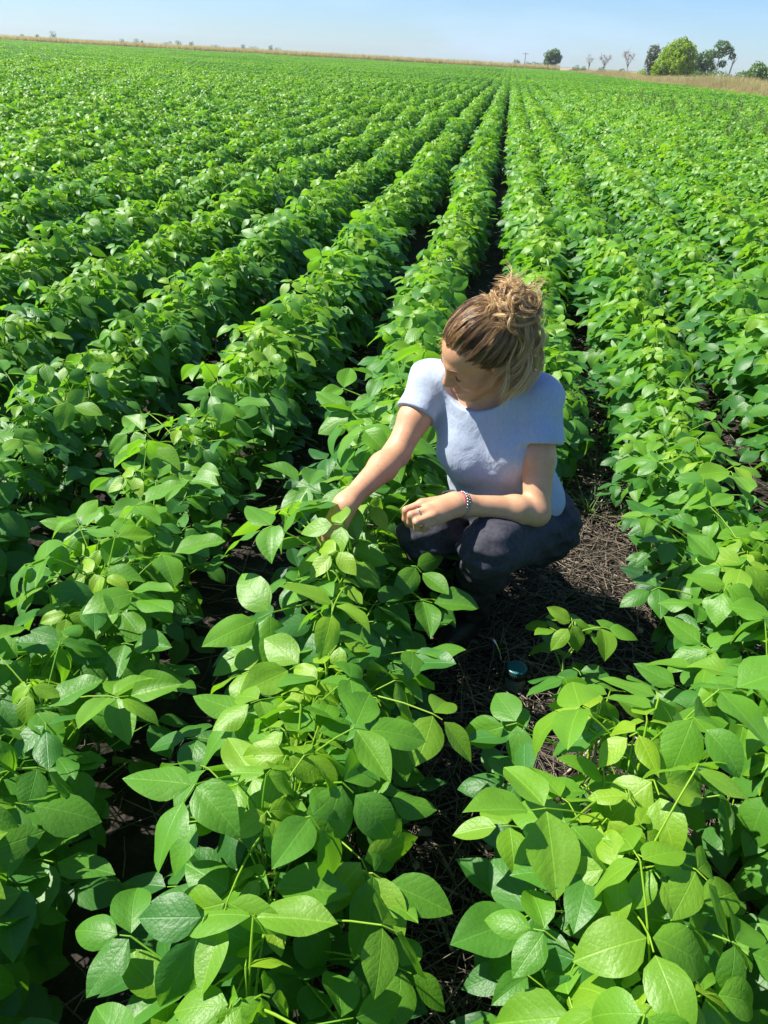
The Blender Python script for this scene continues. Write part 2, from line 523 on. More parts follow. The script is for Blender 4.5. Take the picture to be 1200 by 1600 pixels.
def cam_proj(p):
    d = np.asarray(p, float) - np.array([0, 0, CAM_H])
    z = d @ cF
    return 600 + 1200 * (d @ cR) / z, 800 - 1200 * (d @ cU) / z, z


def skip_plant(k, y):
    """where the rows are broken: round the squatting woman"""
    if k == 0 and 1.19 < y < 2.8: return True
    if k == 0 and 2.8 <= y < 3.8: return (int(y * 100) % 3) == 0
    return False


prg = np.random.default_rng(23)
ALL = []
for k in range(-70, 30):
    x0 = ROW_X0 + ROW * k - (0.15 if k >= 1 else 0)
    if x0 > EDGE_X - 0.3: continue
    y = -0.45 + prg.uniform(0, 0.15)
    while y < 44:
        if x0 > -0.75 * y - 3.0 and x0 < 0.42 * y + 2.6:
            yy = y + prg.uniform(-0.04, 0.04)
            xx = x0 + prg.normal(0, 0.025) + 0.04 * math.sin(yy * 1.3 + k * 2.1)
            if not skip_plant(k, yy) and not (yy > 2.5 and prg.random() < 0.03):
                big = 1.0
                if k == -1 and 0.2 < yy < 2.6: big = 1.05; xx += 0.045 if yy < 1.8 else 0.02
                if k == -1 and 1.36 < yy < 1.58: big = 1.16
                if k == 0 and yy < 1.4: xx -= 0.03
                if k == -1 and yy < 1.6: xx += 0.06 * min(1, 1.6 - yy)
                if k == -2 and yy < 1.8: xx += 0.05 + 0.15 * max(0, 1.2 - yy)
                ALL.append((xx, yy, k, prg.uniform(0, 6.28), big * prg.uniform(0.90, 1.14) * (1 + 0.07 * math.sin(yy * 1.1 + k * 1.7)), int(prg.integers(0, NV))))
        y += 0.125
A_xy = np.array([(a[0], a[1]) for a in ALL])
px, py, pz = cam_proj(np.column_stack([A_xy, np.full(len(A_xy), 0.45)]))
inview = (pz > 0.15) & (px > -60) & (px < 1260) & (py < 1690) & (py > 0)
dist = np.where(inview, np.hypot(A_xy[:, 0], A_xy[:, 1]), 1e9)
order = np.argsort(dist)[:296]
near_set = set(order.tolist())

ROW_LABEL = {
    -1: 'leafy green soybean plant in the row the woman reaches into with both hands',
    0: 'leafy green soybean plant in the broken row the woman squats in',
    1: 'leafy green soybean plant in the first unbroken row to the right of the woman',
    2: 'leafy green soybean plant in the second unbroken row to the right of the woman',
    3: 'leafy green soybean plant in the third unbroken row right of the woman',
    -2: 'leafy green soybean plant in the next row left of the one the woman touches',
    -3: 'leafy green soybean plant in the second row left of the one the woman touches',
    -4: 'leafy green soybean plant in the third row left of the one the woman touches',
    -5: 'leafy green soybean plant in the fourth row left of the one the woman touches',
    -6: 'leafy green soybean plant in the fifth row left of the one the woman touches',
}


def row_label(k):
    if k in ROW_LABEL: return ROW_LABEL[k]
    return 'leafy green soybean plant in the far rows at the right edge' if k > 0 else 'leafy green soybean plant in the far rows at the left edge'


def row_group(k):
    return row_label(k).replace('leafy green soybean plant', 'soybean plants')


LEAFY = 56
for rank, ii in enumerate(order):
    x, y, k, rz, sc, v = ALL[ii]
    t = thing('soybean_plant', row_label(k), 'soybean plant', (x, y, 0), row_group(k))
    t.rotation_euler = (0, 0, rz); t.scale = (sc, sc, sc)
    st, fo, lay, _, _ = PV[v]
    link('stem', st, t)
    if rank < LEAFY:
        for (z, az, pl, el, sz, ti) in lay:
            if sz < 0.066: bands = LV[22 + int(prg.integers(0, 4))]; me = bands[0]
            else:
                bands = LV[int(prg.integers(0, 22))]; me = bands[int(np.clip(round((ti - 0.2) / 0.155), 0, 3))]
            # the leaves she has parted round her left hand and knees
            tip = (x + sc * -math.sin(rz + az) * pl, y + sc * math.cos(rz + az) * pl, sc * (z + pl * 0.5))
            if -0.25 < tip[0] < 0.3 and 1.28 < tip[1] < 1.62 and tip[2] > 0.50: continue
            if -0.19 < tip[0] < 0.3 and 1.30 < tip[1] < 2.1 and tip[2] > (0.44 if tip[0] < -0.04 else 0.38): continue
            if -0.34 < tip[0] < -0.15 and 1.45 < tip[1] < 2.1 and tip[1] > 1.60 and tip[2] > 0.53: continue
            if k == 0 and tip[1] > 1.26 and tip[0] < 0.34: continue
            lf = link('leaf', me, t, (0, 0, z))
            lf.rotation_euler = (prg.uniform(-0.15, 0.15), prg.uniform(-0.15, 0.15), az)
            s = prg.uniform(0.86, 1.1) * (0.82 + 0.18 * min(1, z / 0.25))
            lf.scale = (s, s, s)
    else:
        link('foliage', fo, t)


def small_plant(x, y, H, leaves, label, seed):
    rg = np.random.default_rng(seed)
    t = thing('soybean_plant', label, 'soybean plant', (x, y, 0))
    sb = stem_buf(rg, H); link('stem', sb.mesh('stem', M_STEM), t)
    for (z, az, pl, el, sz, ti) in leaves:
        lb = Buf()
        for q in trifoliate(rg, pl, el, sz, 6, 10, ti, droop0=(-0.25, 0.1)): lb.add(*q)
        lf = link('leaf', lb.mesh('leaf', M_SOY), t, (0, 0, z)); lf.rotation_euler = (0, 0, az)
    return t


small_plant(0.315, 1.56, 0.35, [(0.14, 5.2, 0.07, 0.4, 0.060, 0.35), (0.18, 0.4, 0.08, 0.4, 0.066, 0.4), (0.22, 3.6, 0.06, 0.5, 0.066, 0.45), (0.26, 5.6, 0.08, 0.5, 0.072, 0.55), (0.29, 1.2, 0.06, 0.5, 0.070, 0.6), (0.31, 0.1, 0.05, 0.6, 0.066, 0.62), (0.33, 4.6, 0.07, 0.5, 0.074, 0.7), (0.35, 2.6, 0.05, 0.7, 0.066, 0.75)],
            'small lone soybean plant on bare straw beside the teal lidded jar', 5)

small_plant(-0.275, 1.43, 0.45, [(0.20, 1.6, 0.14, 0.5, 0.085, 0.35), (0.28, 3.3, 0.14, 0.5, 0.085, 0.4), (0.34, 4.6, 0.12, 0.5, 0.085, 0.45), (0.40, 1.5, 0.12, 0.6, 0.090, 0.5), (0.43, -0.35, 0.10, 0.75, 0.088, 0.6), (0.44, 0.55, 0.11, 0.8, 0.092, 0.65), (0.45, 2.4, 0.08, 0.9, 0.075, 0.75), (0.46, 4.0, 0.06, 1.0, 0.06, 0.85)],
            'soybean plant whose broad top leaves hide the reaching right hand of the woman', 15)

# ---- the rest of the field: one object, plants and (far off) whole patches placed on points


def proto_plant(k):
    st, fo, lay, fb, Hs = PV[k]
    o = bpy.data.objects.new('soybean_source', fo)
    return o


def proto_patch(seed):
    rg = np.random.default_rng(seed)
    b = Buf()
    for r in range(5):
        for _ in range(3 * 62):
            x = (r - 2) * ROW + rg.normal(0, 0.13); y = rg.uniform(-1.5, 1.5)
            top = 0.53 - 1.1 * (x - (r - 2) * ROW) ** 2 * 2.2
            z = top - abs(rg.normal(0, 0.09)) + 0.05 * math.sin(y * 2.1 + r)
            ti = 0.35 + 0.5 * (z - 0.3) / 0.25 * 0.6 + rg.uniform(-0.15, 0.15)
            Q = rot(rg.uniform(0, 6.28), rg.uniform(-0.5, 0.3), rg.uniform(-0.4, 0.4))
            for yaw in (0, 1.3, -1.3):
                Vl, Fl, Ul = leaflet(rg.uniform(0.09, 0.12), 0.075, rg, 2, 2)
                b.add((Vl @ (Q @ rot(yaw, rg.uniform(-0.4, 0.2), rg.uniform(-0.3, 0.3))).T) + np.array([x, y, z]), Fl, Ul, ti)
    return bpy.data.objects.new('soybean_patch_source', b.mesh('soybean_patch', M_SOY))


def scatter(name, P, idx, rotz, scl, protos, label_kind='stuff'):
    me = bpy.data.meshes.new(name)
    me.from_pydata([tuple(p) for p in P], [], [])
    a = me.attributes.new('which', 'INT', 'POINT'); a.data.foreach_set('value', np.asarray(idx, np.int32))
    a = me.attributes.new('turn', 'FLOAT_VECTOR', 'POINT'); a.data.foreach_set('vector', np.column_stack([np.zeros((len(P), 2)), rotz]).astype(np.float32).ravel())
    a = me.attributes.new('size', 'FLOAT', 'POINT'); a.data.foreach_set('value', np.asarray(scl, np.float32))
    o = link(name, me)
    ng = bpy.data.node_groups.new(name, 'GeometryNodeTree')
    ng.interface.new_socket('Geometry', in_out='INPUT', socket_type='NodeSocketGeometry')
    ng.interface.new_socket('Geometry', in_out='OUTPUT', socket_type='NodeSocketGeometry')
    gi = ng.nodes.new('NodeGroupInput'); go = ng.nodes.new('NodeGroupOutput')
    jn = ng.nodes.new('GeometryNodeJoinGeometry')

    def named(typ, nm):
        n = ng.nodes.new('GeometryNodeInputNamedAttribute'); n.data_type = typ; n.inputs['Name'].default_value = nm
        return n.outputs['Attribute']
    aw, at, asz = named('INT', 'which'), named('FLOAT_VECTOR', 'turn'), named('FLOAT', 'size')
    for k, pr in enumerate(protos):
        oi = ng.nodes.new('GeometryNodeObjectInfo'); oi.inputs['Object'].default_value = pr
        cmp_ = ng.nodes.new('FunctionNodeCompare'); cmp_.data_type = 'INT'; cmp_.operation = 'EQUAL'
        ia = [s for s in cmp_.inputs if s.type == 'INT']
        ng.links.new(aw, ia[0]); ia[1].default_value = k
        ip = ng.nodes.new('GeometryNodeInstanceOnPoints')
        ng.links.new(gi.outputs[0], ip.inputs['Points'])
        ng.links.new(cmp_.outputs[0], ip.inputs['Selection'])
        ng.links.new(oi.outputs['Geometry'], ip.inputs['Instance'])
        ng.links.new(at, ip.inputs['Rotation'])
        ng.links.new(asz, ip.inputs['Scale'])
        ng.links.new(ip.outputs[0], jn.inputs[0])
    ng.links.new(jn.outputs[0], go.inputs[0])
    md = o.modifiers.new('scatter', 'NODES'); md.node_group = ng
    tag(o, kind='stuff')
    return o


P, I, RZ, SC = [], [], [], []
for i, (x, y, k, rz, sc, v) in enumerate(ALL):
    if i in near_set: continue
    P.append((x, y, 0)); I.append(v); RZ.append(rz); SC.append(sc)
yy = 44.0 + 1.5
while yy < END_Y:
    kk = 5
    for c in range(-110, 8):
        x = ROW_X0 + ROW * 5 * c
        if x + 1.5 > EDGE_X or x < -0.75 * yy - 6: continue
        P.append((x, yy, 0.04 * math.sin(x * 0.21 + yy * 0.13))); I.append(NV + int(prg.integers(0, 4))); RZ.append(math.pi if prg.random() < 0.5 else 0); SC.append(1.0 + 0.10 * math.sin(x * 0.11 + yy * 0.05) * math.sin(yy * 0.09 - x * 0.04) + prg.uniform(-0.06, 0.06))
    yy += 3.0
scatter('soybean_field', P, I, RZ, SC, [proto_plant(k) for k in range(NV)] + [proto_patch(300 + s) for s in range(4)])
bpy.data.objects['soybean_field']['label'] = 'rest of the green soybean rows running to the horizon'

# ------------------------------------------------------------------ the woman: implicit surfaces, meshed
def norm(v):
    v = np.asarray(v, float); return v / np.linalg.norm(v)


class Field:
    """signed distance built from smoothly joined primitives on a regular grid"""
    def __init__(self, lo, hi, h):
        self.lo = np.asarray(lo, float); self.h = h
        self.n = np.ceil((np.asarray(hi) - self.lo) / h).astype(int) + 1
        self.D = np.full(self.n, 0.2, np.float32)

    def _box(self, lo, hi):
        a = np.clip(np.floor((lo - self.lo) / self.h).astype(int), 0, self.n)
        b = np.clip(np.ceil((hi - self.lo) / self.h).astype(int) + 1, 0, self.n)
        sl = tuple(slice(i, j) for i, j in zip(a, b))
        g = [(self.lo[q] + self.h * np.arange(a[q], b[q])).astype(np.float32) for q in range(3)]
        return sl, g[0][:, None, None], g[1][None, :, None], g[2][None, None, :]

    def _join(self, sl, d, k, op):
        D = self.D[sl]
        if op == 'add':
            self.D[sl] = np.minimum(D, d) if k <= 0 else np.minimum(D, d) - (np.maximum(k - np.abs(D - d), 0) ** 2) / (4 * k)
        elif op == 'cut':
            d = -d
            self.D[sl] = np.maximum(D, d) if k <= 0 else np.maximum(D, d) + (np.maximum(k - np.abs(D - d), 0) ** 2) / (4 * k)

    def cap(self, a, b, ra, rb, k=0.02, op='add'):
        a = np.asarray(a, float); b = np.asarray(b, float)
        m = max(ra, rb) + k + 0.03
        sl, X, Y, Z = self._box(np.minimum(a, b) - m, np.maximum(a, b) + m)
        ba = b - a; L2 = float(ba @ ba) + 1e-12
        t = np.clip(((X - a[0]) * ba[0] + (Y - a[1]) * ba[1] + (Z - a[2]) * ba[2]) / L2, 0, 1)
        d = np.sqrt((X - a[0] - t * ba[0]) ** 2 + (Y - a[1] - t * ba[1]) ** 2 + (Z - a[2] - t * ba[2]) ** 2) - (ra + (rb - ra) * t)
        self._join(sl, d, k, op)
        return self

    def ell(self, c, axes, r, k=0.02, op='add'):
        """axes: 3x3 with the ellipsoid's axes as columns"""
        c = np.asarray(c, float); r = np.asarray(r, float)
        m = max(r) + k + 0.03
        sl, X, Y, Z = self._box(c - m, c + m)
        q = [(X - c[0]) * axes[0, i] + (Y - c[1]) * axes[1, i] + (Z - c[2]) * axes[2, i] for i in range(3)]
        k0 = np.sqrt(sum((q[i] / r[i]) ** 2 for i in range(3)))
        k1 = np.sqrt(sum((q[i] / r[i] ** 2) ** 2 for i in range(3))) + 1e-6
        self._join(sl, k0 * (k0 - 1) / k1, k, op)
        return self

    def plane(self, p, nrm, k=0.0, box=None):
        """cut away the side the normal points to (inside box = (centre, radius) if given)"""
        p = np.asarray(p, float); nrm = norm(nrm)
        lo, hi = (self.lo, self.lo + self.h * self.n) if box is None else (np.asarray(box[0]) - box[1], np.asarray(box[0]) + box[1])
        sl, X, Y, Z = self._box(lo, hi)
        d = (X - p[0]) * nrm[0] + (Y - p[1]) * nrm[1] + (Z - p[2]) * nrm[2]
        self._join(sl, -d, k, 'cut')
        return self

    def wedge(self, p1, n1, p2, n2, k=0.004):
        """cut away what lies on the normal side of both planes"""
        sl, X, Y, Z = self._box(self.lo, self.lo + self.h * self.n)
        ds = []
        for p, nr in ((p1, n1), (p2, n2)):
            nr = norm(nr); p = np.asarray(p, float)
            ds.append(-((X - p[0]) * nr[0] + (Y - p[1]) * nr[1] + (Z - p[2]) * nr[2]))
        self._join(sl, np.maximum(*ds), k, 'cut')
        return self

    def crease(self, amp, dirs):
        """sharp-topped folds running across the given directions"""
        sl, X, Y, Z = self._box(self.lo, self.lo + self.h * self.n)
        w = 0
        for d, ph, a in dirs:
            u = d[0] * X + d[1] * Y + d[2] * Z + ph
            v = d[2] * X - d[0] * Z
            s = np.sin(u + 0.9 * np.sin(0.35 * v + ph)) * (0.55 + 0.45 * np.sin(0.28 * v + 2.1 * ph))
            w = w - a * (1 - np.sqrt(s * s + .02)) * (s != 0)
        self.D += (amp * w).astype(np.float32)
        return self

    def merge(self, other, k=0.02):
        self._join((slice(None),) * 3, other.D, k, 'add')
        return self

    def ripple(self, amp, dirs, mask=None):
        sl, X, Y, Z = self._box(self.lo, self.lo + self.h * self.n)
        w = 0
        for d, ph, a in dirs:
            w = w + a * np.sin(d[0] * X + d[1] * Y + d[2] * Z + ph + 0.8 * np.sin(d[1] * 0.4 * X - d[0] * 0.5 * Z + ph * 2))
        self.D += (amp * w).astype(np.float32)[tuple(slice(0, s) for s in self.D.shape)]
        return self

    def mesh(self, smooth=2):
        D, h = self.D, self.h
        S = D < 0
        c = np.zeros(np.array(S.shape) - 1, np.uint8)
        for i in (0, 1):
            for j in (0, 1):
                for k in (0, 1):
                    c += S[i:S.shape[0] - 1 + i, j:S.shape[1] - 1 + j, k:S.shape[2] - 1 + k]
        act = (c > 0) & (c < 8)
        ids = np.argwhere(act)
        index = np.full(act.shape, -1, np.int32); index[act] = np.arange(len(ids))
        acc = np.zeros((len(ids), 3)); cnt = np.zeros(len(ids))
        cor = [np.array((i, j, k)) for i in (0, 1) for j in (0, 1) for k in (0, 1)]
        for a in cor:
            for ax in range(3):
                if a[ax]: continue
                b = a.copy(); b[ax] = 1
                da = D[tuple((ids + a).T)]; db = D[tuple((ids + b).T)]
                m = (da < 0) != (db < 0)
                t = np.where(m, da / np.where(m, da - db, 1), 0)
                acc += m[:, None] * (a + (b - a) * t[:, None]); cnt += m
        V = self.lo + h * (ids + acc / cnt[:, None])
        Fs = []
        for ax in range(3):
            sh = [slice(1, -1)] * 3; s0 = list(sh); s1 = list(sh)
            s0[ax] = slice(0, -1); s1[ax] = slice(1, None)
            A = S[tuple(s0)]; e = np.argwhere(A != S[tuple(s1)])
            off = np.ones(3, int); off[ax] = 0
            e = e + off
            u, v = (ax + 1) % 3, (ax + 2) % 3
            def cell(du, dv):
                q = e.copy(); q[:, u] -= du; q[:, v] -= dv
                return index[tuple(q.T)]
            F = np.stack([cell(1, 1), cell(0, 1), cell(0, 0), cell(1, 0)], 1)
            ins = S[tuple(e.T)]
            F[~ins] = F[~ins][:, ::-1]
            Fs.append(F)
        F = np.concatenate(Fs)
        F = F[(F >= 0).all(1)]
        for _ in range(smooth):
            E = np.concatenate([F[:, [0, 1]], F[:, [1, 2]], F[:, [2, 3]], F[:, [3, 0]]])
            deg = np.bincount(E[:, 0], minlength=len(V)) + 1e-9
            V = 0.5 * V + 0.5 * np.stack([np.bincount(E[:, 0], V[E[:, 1], q], minlength=len(V)) / deg for q in range(3)], 1)
        return V, F


# joints (metres)
J = dict(hipL=(.235, 1.98, .37), hipR=(.075, 2.07, .37), kneeL=(.08, 1.665, .495), kneeR=(-.085, 1.74, .47), ankL=(.062, 1.925, .10), ankR=(-.06, 2.03, .10),
         shL=(.170, 1.915, .802), shR=(-.118, 1.985, .788), elL=(.196, 1.775, .545), elR=(-.188, 1.845, .638), wrL=(-.012, 1.66, .609), wrR=(-.285, 1.62, .595))
J = {k: np.array(v) for k, v in J.items()}
PEL = (J['hipL'] + J['hipR']) / 2
NECK = (J['shL'] + J['shR']) / 2 + np.array([0, -0.0, 0.03])
t_up = norm(NECK - PEL)
t_lf = J['shL'] - J['shR']; t_lf = norm(t_lf - t_up * (t_lf @ t_up))
t_fw = np.cross(t_up, t_lf) * -1
if t_fw[1] > 0: t_fw = -t_fw
TB = np.stack([t_lf, t_fw, t_up], 1)
TL = np.linalg.norm(NECK - PEL)


def tor(l, f, u): return PEL + TB @ np.array([l, f, u * TL])


HC = np.array([0.006, 1.868, 0.928])           # middle of the head, between the ears
h_f = norm((-0.79, -0.37, -0.49))
h_u = np.array((-0.16, -0.42, 0.88)); h_u = norm(h_u - h_f * (h_u @ h_f))
h_l = np.cross(h_u, h_f) * -1
if h_l @ np.array([0.3, -0.9, 0]) < 0: h_l = -h_l
HB = np.stack([h_l, h_f, h_u], 1)
HS = 0.97


def hd(x, y, z): return HC + HB @ np.array([x, y, z]) * HS


# hands: wrist, four knuckles, finger joints, thumb
HANDL = dict(kn=[(-.0966, 1.625, .6182), (-.0785, 1.600, .6186), (-.0646, 1.590, .6101), (-.0469, 1.598, .5960)],
             fi=[[(-.1324, 1.600, .6098), (-.1320, 1.602, .5840), (-.1246, 1.615, .5600)],
                 [(-.1170, 1.574, .6130), (-.1180, 1.580, .5890), (-.1105, 1.597, .5700)],
                 [(-.1015, 1.563, .6030), (-.1010, 1.575, .5780), (-.0930, 1.594, .5660)],
                 [(-.0790, 1.571, .5920), (-.0830, 1.582, .5710), (-.0760, 1.600, .5640)]],
             th=[(-.0336, 1.675, .5930), (-.0800, 1.663, .5830), (-.1090, 1.645, .5740), (-.1290, 1.628, .5600)])
d_arm = norm(norm(J['wrR'] - J['elR']) + np.array([-.05, .45, -.95]))
_side = norm(np.cross(d_arm, [0, 0, 1])); _dn = norm(np.cross(_side, d_arm)); _dn = _dn if _dn[2] < 0 else -_dn


def rh(f, s, d): return tuple(J['wrR'] + d_arm * f + _side * s + _dn * d)


HANDR = dict(kn=[rh(.085, .030, 0), rh(.090, .010, -.004), rh(.085, -.010, -.002), rh(.075, -.028, .004)],
             fi=[[rh(.125, .034, .012), rh(.142, .034, .032), rh(.145, .030, .050)], [rh(.132, .012, .012), rh(.150, .011, .034), rh(.152, .009, .055)],
                 [rh(.124, -.011, .014), rh(.140, -.012, .036), rh(.140, -.012, .056)], [rh(.106, -.033, .018), rh(.117, -.035, .034), rh(.118, -.034, .050)]],
             th=[rh(.020, .026, .012), rh(.055, .046, .024), rh(.085, .050, .038), rh(.108, .044, .052)])


def add_hand(fd, wr, el, H, s=1.0):
    kn = [np.array(q) for q in H['kn']]
    back = norm(wr - el)
    fd.cap(wr - back * 0.02, wr + back * 0.005, .0245, .0235, .02)
    for q, r in zip(kn, (.0125, .0125, .0118, .0105)):
        fd.cap(wr + (q - np.mean(kn, 0)) * 0.45, q, .017, r, .016)
    palm_dn = norm(np.array(H['fi'][1][2]) - kn[1])
    pc = (wr * 0.45 + np.mean(kn, 0) * 0.55) + palm_dn * 0.008
    fd.cap(wr * 0.8 + pc * 0.2, pc, .019, .020, .02)
    for q, f, r in zip(kn, H['fi'], (.0092, .0095, .0090, .0078)):
        pts = [q] + [np.array(p) for p in f]
        for i in range(3):
            fd.cap(pts[i], pts[i + 1], r * (1.12 - .08 * i), r * (1.04 - .1 * i), .0035 if i else .007)
    tp = [np.array(p) for p in H['th']]
    for i, (ra, rb) in enumerate(((.017, .013), (.0125, .0105), (.0105, .0085))):
        fd.cap(tp[i], tp[i + 1], ra, rb, .010 if i == 0 else .004)


def torso(fd, inf=0.0, k=0.04):
    fd.ell(tor(0, .000, .02), TB, (.165 + inf, .118 + inf, .115 + inf), k)
    fd.ell(tor(0, .010, .30), TB, (.128 + inf, .092 + inf, .15 + inf), k)
    fd.ell(tor(0, .005, .68), TB, (.146 + inf, .098 + inf, .17 + inf), k)
    for sg, sh in ((1, J['shL']), (-1, J['shR'])):
        fd.cap(tor(sg * .03, -.012, .955), sh + t_up * 0.005, .046 + inf, .045 + inf, k)
        fd.ell(tor(sg * .066, .082, .62), TB, (.062 + inf * .6, .050 + inf * .6, .058 + inf * .6), .035)


lo = np.array([-0.52, 1.40, 0.02]); hi = np.array([0.42, 2.26, 1.06])
bd = Field(lo, hi, 0.0034)
torso(bd, -0.004)
for s_ in 'LR':
    hip, kn, an, sh, el, wr = (J[q + s_] for q in ('hip', 'knee', 'ank', 'sh', 'el', 'wr'))
    bd.cap(hip, kn, .070, .050, .03).cap(kn, an, .046, .032, .02)
    bd.ell(kn + (an - kn) * .3 + np.array([0, .02, 0]), np.eye(3), (.045, .05, .09), .02)
    bd.cap(an, an + np.array([-.045, -.09, -.05]), .026, .020, .02)
    bd.cap(sh, sh + (el - sh) * .5, .046, .042, .03).cap(sh + (el - sh) * .5, el, .042, .034, .02)
    mid = el + (wr - el) * .28
    bd.cap(el, mid, .034, .0365, .02).cap(mid, wr, .0365, .0225, .02)
    add_hand(bd, wr, el, HANDL if s_ == 'L' else HANDR)
# neck and head
bd.cap(NECK - t_up * 0.03, hd(0, -.018, -.055), .056, .050, .03)
bd.ell(hd(0, -.014, .042), HB, (.071, .092, .078), .01)
bd.ell(hd(0, .040, .040), HB, (.060, .050, .052), .03)
bd.ell(hd(0, .037, -.030), HB, (.053, .055, .072), .03)
bd.cap(hd(0, .078, -.100), hd(0, .074, -.090), .017, .020, .025)
for sg in (1, -1):
    bd.cap(hd(sg * .049, .002, -.043), hd(sg * .012, .071, -.097), .013, .013, .028)
    bd.ell(hd(sg * .041, .062, -.022), HB, (.022, .022, .020), .03)
    bd.cap(hd(sg * .014, .089, .024), hd(sg * .042, .076, .025), .009, .008, .015)
    bd.ell(hd(sg * .031, .099, .006), HB, (.017, .012, .012), .012, 'cut')
    bd.ell(hd(sg * .031, .0755, .004), HB, (.0145, .0135, .0115), .006)
    bd.ell(hd(sg * .0735, -.008, .000), HB @ np.array([[1, 0, 0], [0, .97, .24], [0, -.24, .97]]), (.0075, .018, .031), .008)
    bd.ell(hd(sg * .083, -.004, .003), HB, (.006, .010, .020), .006, 'cut')
    bd.ell(hd(sg * .012, .101, -.034), HB, (.0085, .010, .0075), .008)
bd.cap(hd(0, .090, .018), hd(0, .1135, -.028), .0075, .0105, .014)
bd.ell(hd(0, .086, -.064), HB, (.026, .012, .014), .014)
for sg in (1, -1):
    bd.cap(hd(sg * .0225, .0850, -.0665), hd(sg * .006, .0955, -.0610), .0032, .0050, .005)
    bd.cap(hd(sg * .0205, .0850, -.0690), hd(sg * .004, .0950, -.0735), .0036, .0062, .005)
    bd.cap(hd(sg * .0250, .0860, -.0672), hd(0, .1010, -.0668), .0013, .0016, .003, 'cut')
Vb, Fb = bd.mesh(2)
del bd
loc = (Vb - HC) @ HB / HS


def gauss(p, c, s): return np.exp(-(((p - np.array(c)) / np.array(s)) ** 2).sum(1))


lips = np.clip(1.6 - 1.5 * np.hypot(loc[:, 0] / .0235, (loc[:, 2] + .0672) / (.0115 * np.clip(1.15 - (np.abs(loc[:, 0]) / .028) ** 2, .1, 1))), 0, 1) * (loc[:, 1] > 0.07)
blush = np.clip(gauss(loc, (.045, .06, -.03), (.025, .03, .022)) + gauss(loc, (-.045, .06, -.03), (.025, .03, .022)) + gauss(loc, (0, .115, -.03), (.016, .02, .016)), 0, 1)
kn_all = np.zeros(len(Vb))
for H_ in (HANDL, HANDR):
    for q in H_['kn'] + [f[0] for f in H_['fi']] + [f[2] for f in H_['fi']]:
        kn_all += np.exp(-((Vb - np.array(q)) ** 2).sum(1) / .010 ** 2)
for e_ in ('elL', 'elR'): kn_all += 0.6 * np.exp(-((Vb - J[e_]) ** 2).sum(1) / .04 ** 2)

M_SKIN, nt, b_ = mat_new('skin')
geo = N(nt, 'ShaderNodeNewGeometry')
nz = N(nt, 'ShaderNodeTexNoise'); nz.inputs['Scale'].default_value = 28; nz.inputs['Detail'].default_value = 6
nt.links.new(geo.outputs['Position'], nz.inputs['Vector'])
c_ = ramp(nt, nz.outputs['Fac'], [(0.3, (0.50, 0.265, 0.140)), (0.7, (0.60, 0.335, 0.185))])
a1 = N(nt, 'ShaderNodeAttribute', attribute_name='blush'); a2 = N(nt, 'ShaderNodeAttribute', attribute_name='lips')
nzb = N(nt, 'ShaderNodeTexNoise'); nzb.inputs['Scale'].default_value = 9; nzb.inputs['Detail'].default_value = 3; nt.links.new(geo.outputs['Position'], nzb.inputs['Vector'])
c_ = mixrgb(nt, math_node(nt, 'MULTIPLY', math_node(nt, 'SUBTRACT', nzb.outputs['Fac'], 0.42, True), 2.0, True), c_, (0.50, 0.22, 0.13))
frk = N(nt, 'ShaderNodeTexNoise'); frk.inputs['Scale'].default_value = 190; frk.inputs['Detail'].default_value = 2; nt.links.new(geo.outputs['Position'], frk.inputs['Vector'])
c_ = mixrgb(nt, math_node(nt, 'MULTIPLY', math_node(nt, 'SUBTRACT', frk.outputs['Fac'], 0.60, True), 4.0, True), c_, (0.34, 0.15, 0.075))
c_ = mixrgb(nt, math_node(nt, 'MULTIPLY', a1.outputs['Fac'], 0.40), c_, (0.52, 0.19, 0.13))
c_ = mixrgb(nt, math_node(nt, 'MULTIPLY', a2.outputs['Fac'], 0.7), c_, (0.42, 0.13, 0.11))
nt.links.new(c_, b_.inputs['Base Color'])
b_.inputs['Roughness'].default_value = 0.48
b_.inputs['Specular IOR Level'].default_value = 0.4
b_.inputs['Subsurface Weight'].default_value = 0.12
b_.inputs['Subsurface Radius'].default_value = (1.0, 0.35, 0.2)
b_.inputs['Subsurface Scale'].default_value = 0.008
nz2 = N(nt, 'ShaderNodeTexNoise'); nz2.inputs['Scale'].default_value = 420; nt.links.new(geo.outputs['Position'], nz2.inputs['Vector'])
bp = N(nt, 'ShaderNodeBump'); bp.inputs['Strength'].default_value = 0.18; bp.inputs['Distance'].default_value = 0.0015
nt.links.new(nz2.outputs['Fac'], bp.inputs['Height']); nt.links.new(bp.outputs['Normal'], b_.inputs['Normal'])

woman = thing('person', 'squatting woman in pale blue t-shirt and dark jeans reaching into the soybean leaves', 'person', (0.08, 1.93, 0))
WO = -np.array([0.08, 1.93, 0])


def wpart(name, V, F, mats, attrs=None, parent=None, **kw):
    return link(name, npmesh(name, V + WO, F, mats, attrs=attrs, **kw), parent or woman)


def wbuf(name, buf, mats, parent=None):
    buf.V = [v + WO for v in buf.V]
    return link(name, buf.mesh(name, mats), parent or woman)


body = wpart('body', Vb, Fb, M_SKIN, {'blush': np.clip(blush + 0.8 * np.clip(kn_all, 0, 1), 0, 1), 'lips': lips})

